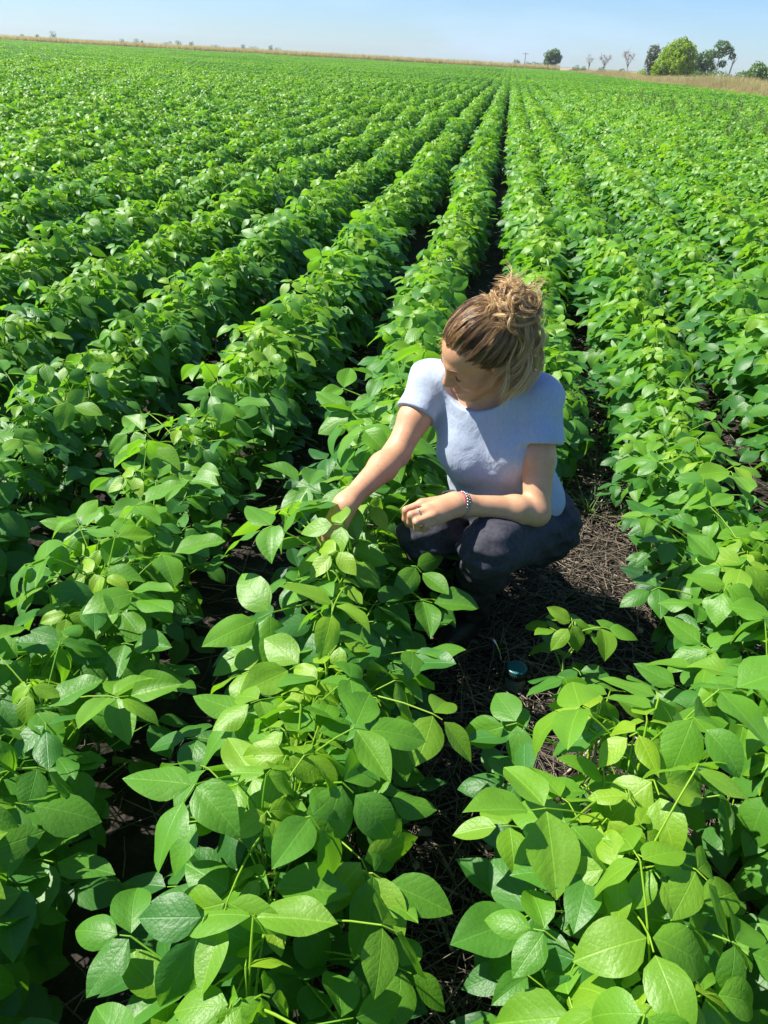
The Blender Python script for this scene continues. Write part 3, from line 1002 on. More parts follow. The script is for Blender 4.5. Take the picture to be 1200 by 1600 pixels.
# shirt
sh_f = Field((-0.24, 1.66, 0.34), (0.36, 2.22, 0.95), 0.003)
sh_f.ell(tor(0, .008, .10), TB, (.158, .118, .15), .05)
sh_f.ell(tor(0, .012, .34), TB, (.145, .106, .16), .05)
sh_f.ell(tor(0, .008, .66), TB, (.157, .108, .175), .05)
sh_f.cap(tor(-.035, -.008, .90), tor(.035, -.008, .90), .070, .070, .04)
for sg, s_ in ((1, 'L'), (-1, 'R')):
    sh_f.cap(tor(sg * .03, -.010, .945), J['sh' + s_] + t_up * .006, .056, .055, .04)
    sh_f.ell(tor(sg * .066, .084, .62), TB, (.066, .053, .062), .045)
rp = np.random.default_rng(4)
folds = []
for sx, sz, am in ((18, 26, 1.0), (-24, 34, .8), (30, 16, .7), (9, 52, .55), (-40, 44, .35), (60, 20, .3), (14, -70, .3)):
    d = t_lf * sx + t_up * sz + t_fw * rp.uniform(-10, 10)
    folds.append((d, rp.uniform(0, 6.28), am))
sh_f.ripple(0.0017, folds)
sh_f.crease(0.0062, [(t_lf * 26 + t_up * 30, 0.6, 1.0), (t_lf * -24 + t_up * 26, 2.2, .9), (t_up * 44 + t_lf * 6, 1.2, .6)])
for s_ in 'LR':
    s0, e0 = J['sh' + s_], J['el' + s_]
    ax_ = norm(e0 - s0)
    end = s0 + ax_ * (0.118 if s_ == 'L' else 0.095)
    sl_f = 0.061 if s_ == 'L' else 0.052
    sv = Field((-0.24, 1.66, 0.34), (0.36, 2.22, 0.95), 0.003)
    sv.cap(s0 + t_up * .003, end + ax_ * .03, .055 if s_ == 'L' else .051, sl_f + .003, .028)
    sv.crease(0.0035, [(ax_ * 48 + t_lf * 12, 1.0, 1.0), (ax_ * 30 - t_fw * 34, 2.6, .8)])
    sv.ripple(0.0016, [((40, -30, 60), 1.0, 1.0), ((-70, 25, 30), 2.0, .7), ((20, 60, -50), .4, .7)])
    sv.plane(end, ax_, .004)
    bs = sl_f - .006
    sv.cap(end - ax_ * .030, end + ax_ * .02, bs - .012, bs + .002, .003, 'cut')
    sh_f.merge(sv, .022)
# neckline and hem
nk_c = tor(0, .030, 1.005)
sh_f.ell(NECK + t_up * .030 + t_fw * .055, TB @ rot(0, 0.5, 0), (.094, .096, .074), .006, 'cut')
sh_f.plane(tor(0, 0, -.02), -t_up + t_fw * 0.05, .006)
Vs, Fs_ = sh_f.mesh(2)
del sh_f
M_SHIRT, nt, b_ = mat_new('shirt_cloth')
tc = N(nt, 'ShaderNodeTexCoord')
n1 = N(nt, 'ShaderNodeTexNoise'); n1.inputs['Scale'].default_value = 160; n1.inputs['Detail'].default_value = 3
mp = N(nt, 'ShaderNodeMapping'); mp.inputs['Scale'].default_value = (1, 1, 0.35); nt.links.new(tc.outputs['Object'], mp.inputs['Vector']); nt.links.new(mp.outputs['Vector'], n1.inputs['Vector'])
n3 = N(nt, 'ShaderNodeTexNoise'); n3.inputs['Scale'].default_value = 17; n3.inputs['Detail'].default_value = 4; n3.inputs['Distortion'].default_value = 1.2
nt.links.new(tc.outputs['Object'], n3.inputs['Vector'])
nt.links.new(ramp(nt, n1.outputs['Fac'], [(0.3, (0.32, 0.375, 0.465)), (0.7, (0.375, 0.43, 0.525))]), b_.inputs['Base Color'])
b_.inputs['Roughness'].default_value = 0.9; b_.inputs['Specular IOR Level'].default_value = 0.2
b_.inputs['Sheen Weight'].default_value = 0.15
hh = math_node(nt, 'ADD', math_node(nt, 'MULTIPLY', n1.outputs['Fac'], 0.12), n3.outputs['Fac'])
bp = N(nt, 'ShaderNodeBump'); bp.inputs['Strength'].default_value = 0.55; bp.inputs['Distance'].default_value = 0.008
nt.links.new(hh, bp.inputs['Height']); nt.links.new(bp.outputs['Normal'], b_.inputs['Normal'])
shirt = wpart('shirt', Vs, Fs_, M_SHIRT)

# jeans
jf = Field((-0.22, 1.58, 0.05), (0.38, 2.26, 0.60), 0.0036)
jf.ell(tor(0, -.012, -.02), TB, (.178, .132, .130), .05)
jf.ell(PEL + np.array([.035, .055, -.045]), TB, (.165, .115, .100), .05)
for s_ in 'LR':
    hip, kn, an = (J[q + s_] for q in ('hip', 'knee', 'ank'))
    jf.cap(hip, kn, .084, .061, .035).cap(kn + np.array([0, .004, -.01]), an, .058, .044, .025)
    jf.ell(kn + (an - kn) * .30 + np.array([0, .026, 0]), np.eye(3), (.055, .058, .10), .025)
jf.crease(0.0085, [(np.array((30., 18., 46.)), 0.4, 1.0), (np.array((-34., 40., 38.)), 2.0, .9), (np.array((8., 14., 74.)), 1.1, .7)])
jf.ripple(0.0020, [((30, 22, 40), 0.3, 1.0), ((-38, 30, 60), 1.9, .8), ((70, -30, 20), 2.7, .6), ((25, 60, -70), .9, .5), ((10, 20, 120), 4.0, .45)])
jf.plane(tor(0, 0, .20), t_up, .008, (tor(0, -.06, .30), .135))
for s_ in 'LR': jf.plane(J['ank' + s_] + np.array([0, 0, -.02]), (0, 0, -1), .004)
Vj, Fj = jf.mesh(2)
del jf
M_JEANS = simple('dark_denim', (0.036, 0.036, 0.047), 0.8, noise=0.35, scale=90, bump=0.5, spec=0.3)
jeans = wpart('jeans', Vj, Fj, M_JEANS)

# boots
M_BOOT = simple('black_leather', (0.012, 0.012, 0.013), 0.5, noise=0.3, scale=60, bump=0.3)
M_SOLE = simple('boot_sole', (0.020, 0.018, 0.016), 0.85, noise=0.3)
for s_ in 'LR':
    an = J['ank' + s_]; fwd = norm((-.42, -.90, 0)) if s_ == 'L' else norm((-.5, -.86, 0))
    up = np.array([0, 0, 1.0])
    ff = Field(an + np.array([-.2, -.25, -.10]), an + np.array([.14, .16, .10]), .0036)
    toe = an * np.array([1, 1, 0]) + fwd * .145 + up * .045; ball = an * np.array([1, 1, 0]) + fwd * .085 + up * .05; heel = an * np.array([1, 1, 0]) - fwd * .05 + up * .045
    ff.cap(an + up * .03, an - up * .02, .050, .048, .02).cap(an - up * .03, ball, .044, .040, .03).cap(ball, toe, .040, .032, .03).cap(heel, ball, .036, .038, .03)
    ff.plane((0, 0, .018), -up, .004)
    Vk, Fk = ff.mesh(2)
    bt = wpart('boot', Vk, Fk, M_BOOT)
    sf = Field(an + np.array([-.2, -.25, -.11]), an + np.array([.14, .16, -.05]), .0036)
    sf.cap(toe * [1, 1, 0] + up * .014, ball * [1, 1, 0] + up * .014, .036, .045, .02).cap(ball * [1, 1, 0] + up * .014, heel * [1, 1, 0] + up * .014, .044, .040, .02)
    sf.plane((0, 0, .024), up, .003); sf.plane((0, 0, .001), -up, .002)
    Vk, Fk = sf.mesh(1)
    wpart('boot_sole', Vk, Fk, M_SOLE, None, bt)

# eyebrows, lashes
M_BROW = simple('brow_hair', (0.11, 0.062, 0.034), 0.8)
for sg in (1, -1):
    b = Buf(); add_tube(b, [hd(sg * .013, .0985, .0235), hd(sg * .020, .0980, .0275), hd(sg * .030, .0945, .0305), hd(sg * .040, .0880, .0300), hd(sg * .049, .0790, .0245)], [.0014, .0024, .0026, .0020, .0008], 6)
    wbuf('eyebrow', b, M_BROW)
    b = Buf(); add_tube(b, [hd(sg * (.0180 + .0045 * q), .0875 + .0045 * math.sin(q / 6 * math.pi), -.0010 - .0045 * math.sin(q / 6 * math.pi)) for q in range(7)], [.0006, .0012, .0014, .0015, .0015, .0014, .0008], 5)
    wbuf('eyelashes', b, M_BROW)

# hair: a close cap, strands swept to a high messy bun, loose curls
M_HAIR, nt, b_ = mat_new('hair')
a1 = N(nt, 'ShaderNodeAttribute', attribute_name='tint')
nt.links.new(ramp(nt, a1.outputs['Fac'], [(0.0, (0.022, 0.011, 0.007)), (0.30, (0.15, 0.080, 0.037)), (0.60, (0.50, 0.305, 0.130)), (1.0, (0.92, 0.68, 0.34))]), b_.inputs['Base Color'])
b_.inputs['Roughness'].default_value = 0.42; b_.inputs['Specular IOR Level'].default_value = 0.5
hrg = np.random.default_rng(31)
CC = np.array([0, -.014, .042]); CR = np.array([.080, .101, .090])
BUN = np.array([.014, -.105, .100])             # bun centre in head space


def on_cap(d, lift=0.0):
    d = d / np.linalg.norm(d, axis=-1, keepdims=True)
    return CC + d * (CR + lift)


def front_limit(d):
    """True where hair grows: behind the hairline"""
    q = CC + np.asarray(d) * CR
    jit = .0025 * math.sin(q[0] * 210) + .002 * math.sin(q[0] * 470 + 1) + hrg.normal(0, .0022)
    return not ((q - HL_P) @ HL_N > 0.002 + jit and q[1] > 0.006) and q[2] > -0.060 and not (q[1] > -.02 and q[2] < -.004)


hb = Buf()
# cap: the scalp behind a hairline that runs from the ear up to the forehead
HL_P, HL_N = np.array([0, .050, .036]), norm((0, .72, -.70))
cf = Field(HC - .18, HC + .20, .003)
cf.ell(hd(*CC), HB, tuple(CR * HS - .0065), .01)
cf.ell(hd(0, -.055, .055), HB, (.072, .062, .070), .03)
cf.wedge(hd(*(HL_P - HL_N * .007)), HB @ HL_N, hd(0, .008, 0), HB @ np.array([0, 1.0, 0]), .006)
cf.plane(hd(0, -.03, -.058), HB @ norm((0, .35, -1)), .012)
for sg in (1, -1): cf.ell(hd(sg * .082, .000, -.016), HB, (.022, .022, .030), .008, 'cut')
cf.ell(hd(*BUN), HB, (.044, .042, .040), .03)
Vc, Fc = cf.mesh(2)
Vcl = (Vc - HC) @ HB / HS
hb.add(Vc, Fc, None, np.clip(0.20 + 0.25 * np.exp(-((Vcl - BUN) ** 2).sum(1) / .06 ** 2), 0, 1))


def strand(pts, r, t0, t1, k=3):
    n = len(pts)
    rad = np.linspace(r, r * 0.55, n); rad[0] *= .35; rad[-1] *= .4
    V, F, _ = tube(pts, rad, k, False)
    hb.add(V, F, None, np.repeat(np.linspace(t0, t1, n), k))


cnt = 0
bdir = norm((BUN - CC) / CR)
while cnt < 720:
    d = hrg.normal(0, 1, 3); d /= np.linalg.norm(d)
    if not front_limit(d): continue
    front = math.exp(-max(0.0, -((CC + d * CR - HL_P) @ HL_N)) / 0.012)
    if front < 0.05 and hrg.random() < 0.25: continue
    bg = norm(bdir + hrg.normal(0, .13, 3))
    lift_g = hrg.uniform(0.0, .012); wob = hrg.normal(0, 1, 3) * .0045; fr, ph = hrg.uniform(4, 10), hrg.uniform(0, 6.28)
    base_g = float(np.clip(0.14 + hrg.beta(1.5, 1.7) * 0.9, 0, 1))
    sag = hrg.normal(0, .10)
    for _ in range(12):
        dd = norm(d + hrg.normal(0, .034, 3))
        if not front_limit(dd): dd = d
        s = np.linspace(0, 1, 12)[:, None]
        q = dd * (1 - s) + norm(bg + hrg.normal(0, .03, 3)) * s + np.array([0, 0, sag]) * np.sin(s * np.pi) * .5
        lift = -0.0100 * (1 - s) ** 4 + (0.001 + lift_g + hrg.uniform(0, .003)) * np.sin(s * np.pi) ** 0.6 + .001
        p = on_cap(q, lift) + wob * np.sin(s * fr + ph) * np.sin(s * np.pi)
        base = float(np.clip(base_g * .8 + .1 + hrg.normal(0, .17), 0.02, 1))
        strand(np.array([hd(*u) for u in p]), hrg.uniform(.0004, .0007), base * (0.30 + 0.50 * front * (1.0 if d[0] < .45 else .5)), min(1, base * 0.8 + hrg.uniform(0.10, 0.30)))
    cnt += 1
# bun: locks coiled loosely round it
for _ in range(150):
    a = norm(bdir + hrg.normal(0, .75, 3)); b2 = norm(np.cross(a, hrg.normal(0, 1, 3)))
    c2 = np.cross(a, b2)
    R0_ = hrg.uniform(.022, .050); off = hrg.normal(0, .010, 3)
    th0, th1 = hrg.uniform(0, 6.28), hrg.uniform(3.2, 6.4)
    fq, fp, wa = hrg.uniform(2, 5), hrg.uniform(0, 6), hrg.uniform(.05, .2); sh_ = hrg.uniform(-.024, .024)
    base_g = hrg.beta(2.4, 1.3)
    for _k in range(15):
        th = th0 + hrg.normal(0, .3) + np.linspace(0, th1 * hrg.uniform(.75, 1.15), 26)
        Rk = R0_ + hrg.normal(0, .0034)
        wob = 1 + wa * np.sin((th - th0) * fq + fp)
        p = BUN + off + (np.cos(th) * Rk * wob)[:, None] * b2 + (np.sin(th) * Rk * wob)[:, None] * c2 + (sh_ + hrg.normal(0, .0022) + .006 * np.sin(th * 1.7 + fp))[:, None] * a
        base = np.clip(base_g + hrg.normal(0, .15), .1, 1)
        strand(np.array([hd(*u) for u in p]), hrg.uniform(.0005, .0009), float(base * 0.8), float(min(1, base * .9 + .12)))
# curly flyaways and loose ends round the bun and crown
for _ in range(85):
    d = norm(hrg.normal(0, 1, 3) + np.array([.15, -.5, .55]))
    p0 = BUN + d * hrg.uniform(.026, .046); cv = norm(hrg.normal(0, 1, 3)); n2_ = norm(np.cross(d, cv)); n3_ = np.cross(d, n2_)
    L = hrg.uniform(.020, .060); rr_ = hrg.uniform(.007, .016); fr = hrg.uniform(4, 9); bs = hrg.uniform(.45, .95)
    for _k in range(7):
        s = np.linspace(0, 1, 13)[:, None]; ph = hrg.normal(0, .25); jl = hrg.uniform(.7, 1.1)
        p = p0 + hrg.normal(0, .002, 3) + d * L * jl * s + n2_ * L * .6 * s ** 2 + rr_ * s ** .7 * (np.sin(s * fr + ph) * n2_ + (np.cos(s * fr + ph) - 1) * n3_)
        strand(np.array([hd(*u) for u in p]), hrg.uniform(.0003, .0005), float(bs * .8), float(min(1, bs + .1)))
# loose curls hanging from the bun down behind her left ear
for _ in range(44):
    st0 = BUN + np.array([.030, -.012, -.005]) + hrg.normal(0, .015, 3)
    en0 = hd(.096, -.036, -.078) + hrg.normal(0, .022, 3) + np.array([0, 0, hrg.uniform(-.015, .06)])
    bow = h_l * hrg.uniform(.012, .050) - h_f * hrg.uniform(.010, .055)
    ph = hrg.uniform(0, 6.28); fr = hrg.uniform(8, 14); am = hrg.uniform(.007, .015); e2 = hrg.uniform(-.01, .045); bg_ = hrg.uniform(.5, 1.0)
    for _k in range(17):
        st = hd(*(st0 + hrg.normal(0, .004, 3))); en = en0 + hrg.normal(0, .005, 3)
        mid = (st + en) / 2 + bow + hrg.normal(0, .003, 3)
        s = np.linspace(0, 1, 22)[:, None]; pk = ph + hrg.normal(0, .22)
        p = (1 - s) ** 2 * st + 2 * s * (1 - s) * mid + s ** 2 * en + (am * s ** .5) * (np.sin(s * fr + pk) * h_f + np.cos(s * fr + pk) * h_l)
        p = p + (s ** 3) * (h_f * e2)
        bs = float(np.clip(bg_ + hrg.normal(0, .06), .3, 1))
        strand(p, hrg.uniform(.0004, .0008), bs * .85, min(1, bs + .08))
for _ in range(40):
    d0 = np.array([hrg.uniform(-.7, -.1), hrg.uniform(.65, .8), hrg.uniform(.2, .55)])
    st = on_cap(norm(d0), .001)
    p = st + np.linspace(0, 1, 8)[:, None] * np.array([hrg.uniform(-.03, .0), hrg.uniform(.0, .02), hrg.uniform(-.05, -.01)]) + 0.003 * np.sin(np.linspace(0, 5, 8))[:, None] * hrg.normal(0, 1, 3)
    strand(np.array([hd(*u) for u in p]), .0006, .45, .8)
# fine short hairs softening the hairline
n_ = 0
while n_ < 700:
    d = norm(hrg.normal(0, 1, 3)); q = CC + d * CR
    e_ = (q - HL_P) @ HL_N
    if not (-.012 < e_ < .008) or q[1] < -.005 or q[2] < -.03: continue
    n_ += 1
    st = on_cap(d, -.0098); L = hrg.uniform(.018, .045)
    back = norm(-HL_N + np.array([0, -.3, .1]) + hrg.normal(0, .22, 3))
    s = np.linspace(0, 1, 8)[:, None]
    p = st + back * L * s
    rad_ = (p - CC) / CR; ln_ = np.linalg.norm(rad_, axis=1, keepdims=True)
    p = CC + rad_ / ln_ * (CR + (-.0098 + .0125 * s ** .6 + hrg.uniform(0, .003) * s))
    t_ = hrg.uniform(.2, .6) if d[0] > .3 else hrg.uniform(.4, .85)
    strand(np.array([hd(*u) for u in p]), hrg.uniform(.0003, .0006), t_ * .8, min(1, t_ + .1))
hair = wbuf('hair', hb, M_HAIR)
# hair tie
b = Buf(); a0 = norm(BUN - CC)
e1 = norm(np.cross(a0, [1, 0, 0])); e2 = np.cross(a0, e1)
add_tube(b, [hd(*(BUN - a0 * .030 + .030 * (math.cos(q) * e1 + math.sin(q) * e2))) for q in np.linspace(0, 2 * math.pi, 24)], .004, 6)
wbuf('hair_tie', b, M_BROW, hair)

# bracelets and ring
M_BEAD = simple('silver_beads', (0.30, 0.27, 0.27), 0.35, 0.8, noise=0.6, scale=300)
M_PINK = simple('pink_thread', (0.50, 0.07, 0.10), 0.8)
ax_ = norm(J['elL'] - J['wrL']); e1 = norm(np.cross(ax_, [0, 0, 1])); e2 = np.cross(ax_, e1)
b = Buf()
for j in range(26):
    q = j / 26 * 2 * math.pi
    for off, r in ((.013, .0036), (.020, .0030)):
        c = J['wrL'] + ax_ * off + (.0305 if off < .015 else .0295) * (math.cos(q + off * 40) * e1 + math.sin(q + off * 40) * e2)
        pr = [(r * math.sin(a), -r * math.cos(a)) for a in np.linspace(0, math.pi, 6)]
        lathe(b, pr, 8, c)
wbuf('bracelet', b, M_BEAD)
b = Buf(); add_tube(b, [J['wrL'] + ax_ * .0055 + .0295 * (math.cos(q) * e1 + math.sin(q) * e2) for q in np.linspace(0, 2 * math.pi, 30)], .0019, 6)
wbuf('bracelet', b, M_PINK)
k1, k2 = np.array(HANDL['kn'][1]), np.array(HANDL['fi'][1][0])
ax_ = norm(k2 - k1); e1 = norm(np.cross(ax_, [0, 0, 1])); e2 = np.cross(ax_, e1)
b = Buf(); add_tube(b, [k1 + (k2 - k1) * .60 + .0112 * (math.cos(q) * e1 + math.sin(q) * e2) for q in np.linspace(0, 2 * math.pi, 20)], .0017, 6)
wbuf('ring', b, simple('ring_silver', (0.7, 0.7, 0.7), 0.2, 1.0), None)

# ------------------------------------------------------------------ straw on the soil
srg = np.random.default_rng(5)
sb = Buf()


def straws(n, xr, yr, lr):
    for _ in range(n):
        x, y = srg.uniform(*xr), srg.uniform(*yr)
        # mostly between the rows
        L = srg.uniform(*lr); a = srg.uniform(0, math.pi)
        tl = srg.normal(0, 0.16)
        d = np.array([math.cos(a), math.sin(a), tl]) * L / 2
        c = np.array([x, y, 0.012 + abs(d[2]) + srg.uniform(0, 0.022)])
        bend = srg.normal(0, 0.06, 3) * L; bend[2] *= 0.3
        w = srg.uniform(0.0009, 0.0024)
        add_tube(sb, np.array([c - d, c + bend, c + d]), [w, w, w * 0.7], 3, float(np.clip(srg.beta(1.6, 2.2), 0, 1)), 0, cap=False)


straws(5200, (-0.25, 0.95), (0.75, 3.4), (0.05, 0.22))
straws(3000, (-1.0, 1.6), (0.4, 6.0), (0.05, 0.25))
straws(1200, (0.1, 0.9), (3.0, 6.5), (0.05, 0.22))
for _ in range(260):                              # broken thicker stalks
    x, y = srg.uniform(-0.3, 1.0), srg.uniform(0.8, 4.2); L = srg.uniform(0.05, 0.24); a = srg.uniform(0, math.pi)
    d = np.array([math.cos(a), math.sin(a), srg.normal(0, .08)]) * L / 2; w = srg.uniform(.0025, .0050)
    c = np.array([x, y, 0.012 + w + abs(d[2])])
    add_tube(sb, np.array([c - d, c + srg.normal(0, .008, 3) * [1, 1, .3], c + d]), [w, w * .95, w * .8], 5, float(srg.uniform(.3, 1.0)), 0)
for _ in range(520):                              # dead leaf scraps
    x, y = srg.uniform(-0.3, 1.0), srg.uniform(0.8, 4.2)
    Vl, Fl, Ul = leaflet(srg.uniform(.02, .055), srg.uniform(.012, .03), srg, 2, 4)
    sb.add(Vl @ rot(srg.uniform(0, 6.28), srg.uniform(-.3, .4), srg.uniform(-.5, .5)).T + np.array([x, y, .016 + srg.uniform(0, .012)]), Fl, None, float(srg.uniform(.1, .8)))
tag(link('straw', sb.mesh('straw', M_STRAW)), 'dry straw and stalk litter lying on the dark soil', kind='stuff')

# ------------------------------------------------------------------ weeds and grass tufts in the gaps


def blade_tuft(buf, rg, n, h, spread, wid):
    for _ in range(n):
        a = rg.uniform(0, 6.28); ln = h * rg.uniform(0.55, 1.1); lean = rg.uniform(0.1, 1.0) * spread
        s = np.linspace(0, 1, 6)
        r = lean * s ** 1.7 * ln; z = ln * (s - 0.28 * lean * s ** 2.2)
        c = np.stack([math.cos(a) * r, math.sin(a) * r, z], 1) + np.array([rg.normal(0, 0.012), rg.normal(0, 0.012), 0])
        sd = np.array([-math.sin(a), math.cos(a), 0]) * wid
        w = (1 - s ** 2)[:, None] * 0.9 + 0.1
        V = np.concatenate([c - sd * w, c + sd * w]); k = len(s)
        i = np.arange(k - 1)
        buf.add(V, np.stack([i, i + k, i + k + 1, i + 1], 1), None, rg.uniform(0.2, 0.9))


def tuft(x, y, n, h, spread, seed, label):
    b = Buf(); blade_tuft(b, np.random.default_rng(seed), n, h, spread, 0.003)
    return tag(link('grass_tuft', b.mesh('grass_tuft', M_GRASS), None, (x, y, 0)), label, 'grass tuft')


tuft(0.50, 2.72, 22, 0.20, 1.3, 3, 'thin green grass tuft on the straw just right of the woman')
tuft(0.56, 3.10, 16, 0.16, 1.3, 4, 'small grass tuft on the straw behind the one beside the woman')


def feathery_weed(x, y, h, seed, label):
    rg = np.random.default_rng(seed)
    t = thing('weed', label, 'weed', (x, y, 0))
    b = Buf(); add_tube(b, [(0, 0, 0), (0.01, 0.01, h * 0.5), (0.0, 0.02, h)], [0.004, 0.003, 0.0015], 5)
    link('stem', b.mesh('stem', M_STEM), t)
    link('foliage', feathery_mesh(rg, h), t)
    return t


def feathery_mesh(rg, h):
    f = Buf()
    for i in range(46):
        z = h * rg.uniform(0.25, 1.0); a = rg.uniform(0, 6.28); L = rg.uniform(0.07, 0.16) * (1.2 - 0.5 * z / h)
        d = np.array([math.cos(a), math.sin(a), rg.uniform(0.2, 0.9)]); d /= np.linalg.norm(d)
        sd = np.cross(d, [0, 0, 1]); sd /= np.linalg.norm(sd)
        for q in np.linspace(0.15, 1, 9):
            for sgn in (-1, 1):
                o = np.array([0, 0, z]) + d * L * q
                e = o + (d * 0.5 + sgn * sd) * 0.028 * (1.15 - q) + np.array([0, 0, rg.uniform(-0.005, 0.008)])
                up = np.array([0, 0, 0.0022]) + d * 0.002
                f.add(np.array([o - up, o + up, e + up * 0.4, e - up * 0.4]), np.array([[0, 1, 2, 3]]), None, rg.uniform(0.3, 0.8))
    return f.mesh('foliage', M_GRASS)


feathery_weed(0.40, 3.05, 0.42, 8, 'feathery fern leaved weed growing right behind the woman')

wpts = [(grg0.normal(5.6, 1.3) + 0.02 * y, y) for grg0 in [np.random.default_rng(91)] for y in grg0.uniform(15, 42, 110)]
wf = bpy.data.objects.new('weed_source', feathery_mesh(np.random.default_rng(12), 0.70))
wd = scatter('weed_patch', [(x, y, 0.05) for x, y in wpts], [0] * len(wpts), np.random.default_rng(1).uniform(0, 6.28, len(wpts)), np.random.default_rng(2).uniform(0.8, 1.15, len(wpts)), [wf])
wd['label'] = 'patch of grey green feathery weeds among the rows right of centre'

# ------------------------------------------------------------------ jar with a teal lid, metal drinking straw
M_TEAL = simple('teal_plastic', (0.016, 0.13, 0.15), 0.38, noise=0.12, scale=60)
M_DARKP = simple('dark_plastic', (0.012, 0.03, 0.032), 0.45)
M_STEEL = simple('steel', (0.62, 0.62, 0.62), 0.25, 1.0, noise=0.05)
gm, gnt, gb = mat_new('jar_glass')
gb.inputs['Base Color'].default_value = (0.62, 0.70, 0.74, 1); gb.inputs['Roughness'].default_value = 0.08
gb.inputs['Transmission Weight'].default_value = 0.85
gb.inputs['IOR'].default_value = 1.3
JX, JY = 0.205, 1.675
jar = thing('jar', 'small glass jar with a round teal lid standing on the straw', 'jar', (JX, JY, 0.0))
b = Buf(); lathe(b, [(0.0, 0.002), (0.026, 0.002), (0.0295, 0.006), (0.0295, 0.062), (0.026, 0.070), (0.026, 0.084), (0.023, 0.084), (0.0235, 0.07), (0.027, 0.060), (0.027, 0.009), (0.0, 0.007)], 36)
link('jar_body', b.mesh('jar_body', gm), jar)
b = Buf(); lathe(b, [(0.0, 0.008), (0.0262, 0.0095), (0.0262, 0.046), (0.0, 0.048)], 24)
link('contents', b.mesh('contents', simple('mate_leaves', (0.05, 0.06, 0.03), 0.9, noise=0.5, scale=300)), jar)
b = Buf(); lathe(b, [(0.0282, 0.072), (0.0305, 0.072), (0.0305, 0.096), (0.0290, 0.099)], 36); k_ = 36
for q in range(36):
    a = q / 36 * 2 * math.pi
    add_tube(b, [(0.0306 * math.cos(a), 0.0306 * math.sin(a), 0.074), (0.0306 * math.cos(a), 0.0306 * math.sin(a), 0.094)], 0.0011, 4)
lid = link('lid', b.mesh('lid', M_DARKP), jar)
b = Buf(); lathe(b, [(0.0, 0.1000), (0.020, 0.1000), (0.0285, 0.0995), (0.0292, 0.0975)], 36)
link('lid_top', b.mesh('lid_top', M_TEAL), lid)
b = Buf()
add_tube(b, [(0, 0, -0.01), (0.0, 0.0, 0.05), (-0.002, 0.004, 0.10), (-0.010, 0.010, 0.125), (-0.022, 0.018, 0.145), (-0.036, 0.026, 0.160)], [0.003, 0.003, 0.003, 0.0032, 0.0034, 0.0036], 10)
tag(link('drinking_straw', b.mesh('drinking_straw', M_STEEL), None, (JX - 0.043, JY + 0.015, 0)), 'bent metal drinking straw standing upright beside the jar', 'drinking straw')

# ------------------------------------------------------------------ dry grass verge, dry crop behind the field
grg = np.random.default_rng(77)


def clump_mesh(seed, n, h, spread, wid, mat):
    b = Buf(); rg = np.random.default_rng(seed)
    for _ in range(n):
        bb = Buf(); blade_tuft(bb, rg, 1, h, spread, wid)
        b.add(bb.V[0] + np.array([rg.uniform(-0.4, 0.4), rg.uniform(-0.4, 0.4), 0]), bb.F4[0], None, bb.T[0])
    return bpy.data.objects.new('clump_source', b.mesh('clump', mat))


P, I, RZ, SC = [], [], [], []
for _ in range(9000):
    y = 45 + 260 * grg.random() ** 1.6
    x = EDGE_X + 0.2 + abs(grg.normal(0, 5.0))
    hump = 0.95 + 0.38 * math.sin(y * 0.11 + 1.0) * math.sin(x * 0.3 + y * 0.05)
    edge = min(1.0, 0.45 + (x - EDGE_X) * 0.22)
    P.append((x, y, 0.0)); I.append(int(grg.integers(0, 5))); RZ.append(grg.uniform(0, 6.28)); SC.append(max(0.3, hump * edge * grg.uniform(0.75, 1.2)))
dg = scatter('dry_grass', P, I, RZ, SC, [clump_mesh(50 + k, 60, 1.15, 0.6, 0.012, M_DRY) for k in range(4)] + [clump_mesh(60, 50, 0.9, 0.6, 0.012, M_GRASS)])
dg['label'] = 'tall dry straw coloured grass along the right edge of the field'
P, I, RZ, SC = [], [], [], []
for r in range(7):
    x = -270.0
    while x < EDGE_X - 2:
        P.append((x, END_Y + 1.5 + r * 0.8 + grg.normal(0, 0.2), 0)); I.append(int(grg.integers(0, 4))); RZ.append(grg.uniform(0, 6.28)); SC.append(grg.uniform(0.92, 1.06))
        x += 0.7
dc = scatter('dry_crop', P, I, RZ, SC, [clump_mesh(80 + k, 46, 2.1, 0.35, 0.035, M_CORN) for k in range(4)])
dc['label'] = 'tan band of ripe dry crop along the horizon beyond the soybeans'

# ------------------------------------------------------------------ trees


def crown_buf(rg, blobs, n, leaf, tint=(0.1, 0.9)):
    b = Buf()
    w = np.array([bl[3] * bl[4] for bl in blobs]); w = w / w.sum()
    for _ in range(n):
        cx, cy, cz, rr, rz_ = blobs[rg.choice(len(blobs), p=w)]
        d = rg.normal(0, 1, 3); d /= np.linalg.norm(d)
        q = rg.uniform(0.45, 1.04) ** 0.6
        lump = 1 + 0.22 * math.sin(5 * d[0] + cx * 3) * math.sin(5 * d[1] + 4 * d[2] + cz)
        p = np.array([cx, cy, cz]) + d * np.array([rr, rr, rz_]) * q * lump
        Q = rot(rg.uniform(0, 6.28), rg.uniform(-1.2, 1.2), rg.uniform(-1.2, 1.2))
        s = leaf * rg.uniform(0.6, 1.3)
        V = np.array([(-0.5, 0, 0), (0, -0.28, 0.05), (0.55, 0, 0), (0, 0.3, 0.06)]) * s
        b.add(V @ Q.T + p, np.array([[0, 1, 2, 3]]), None, float(np.clip(rg.uniform(*tint), 0, 1)))
    return b


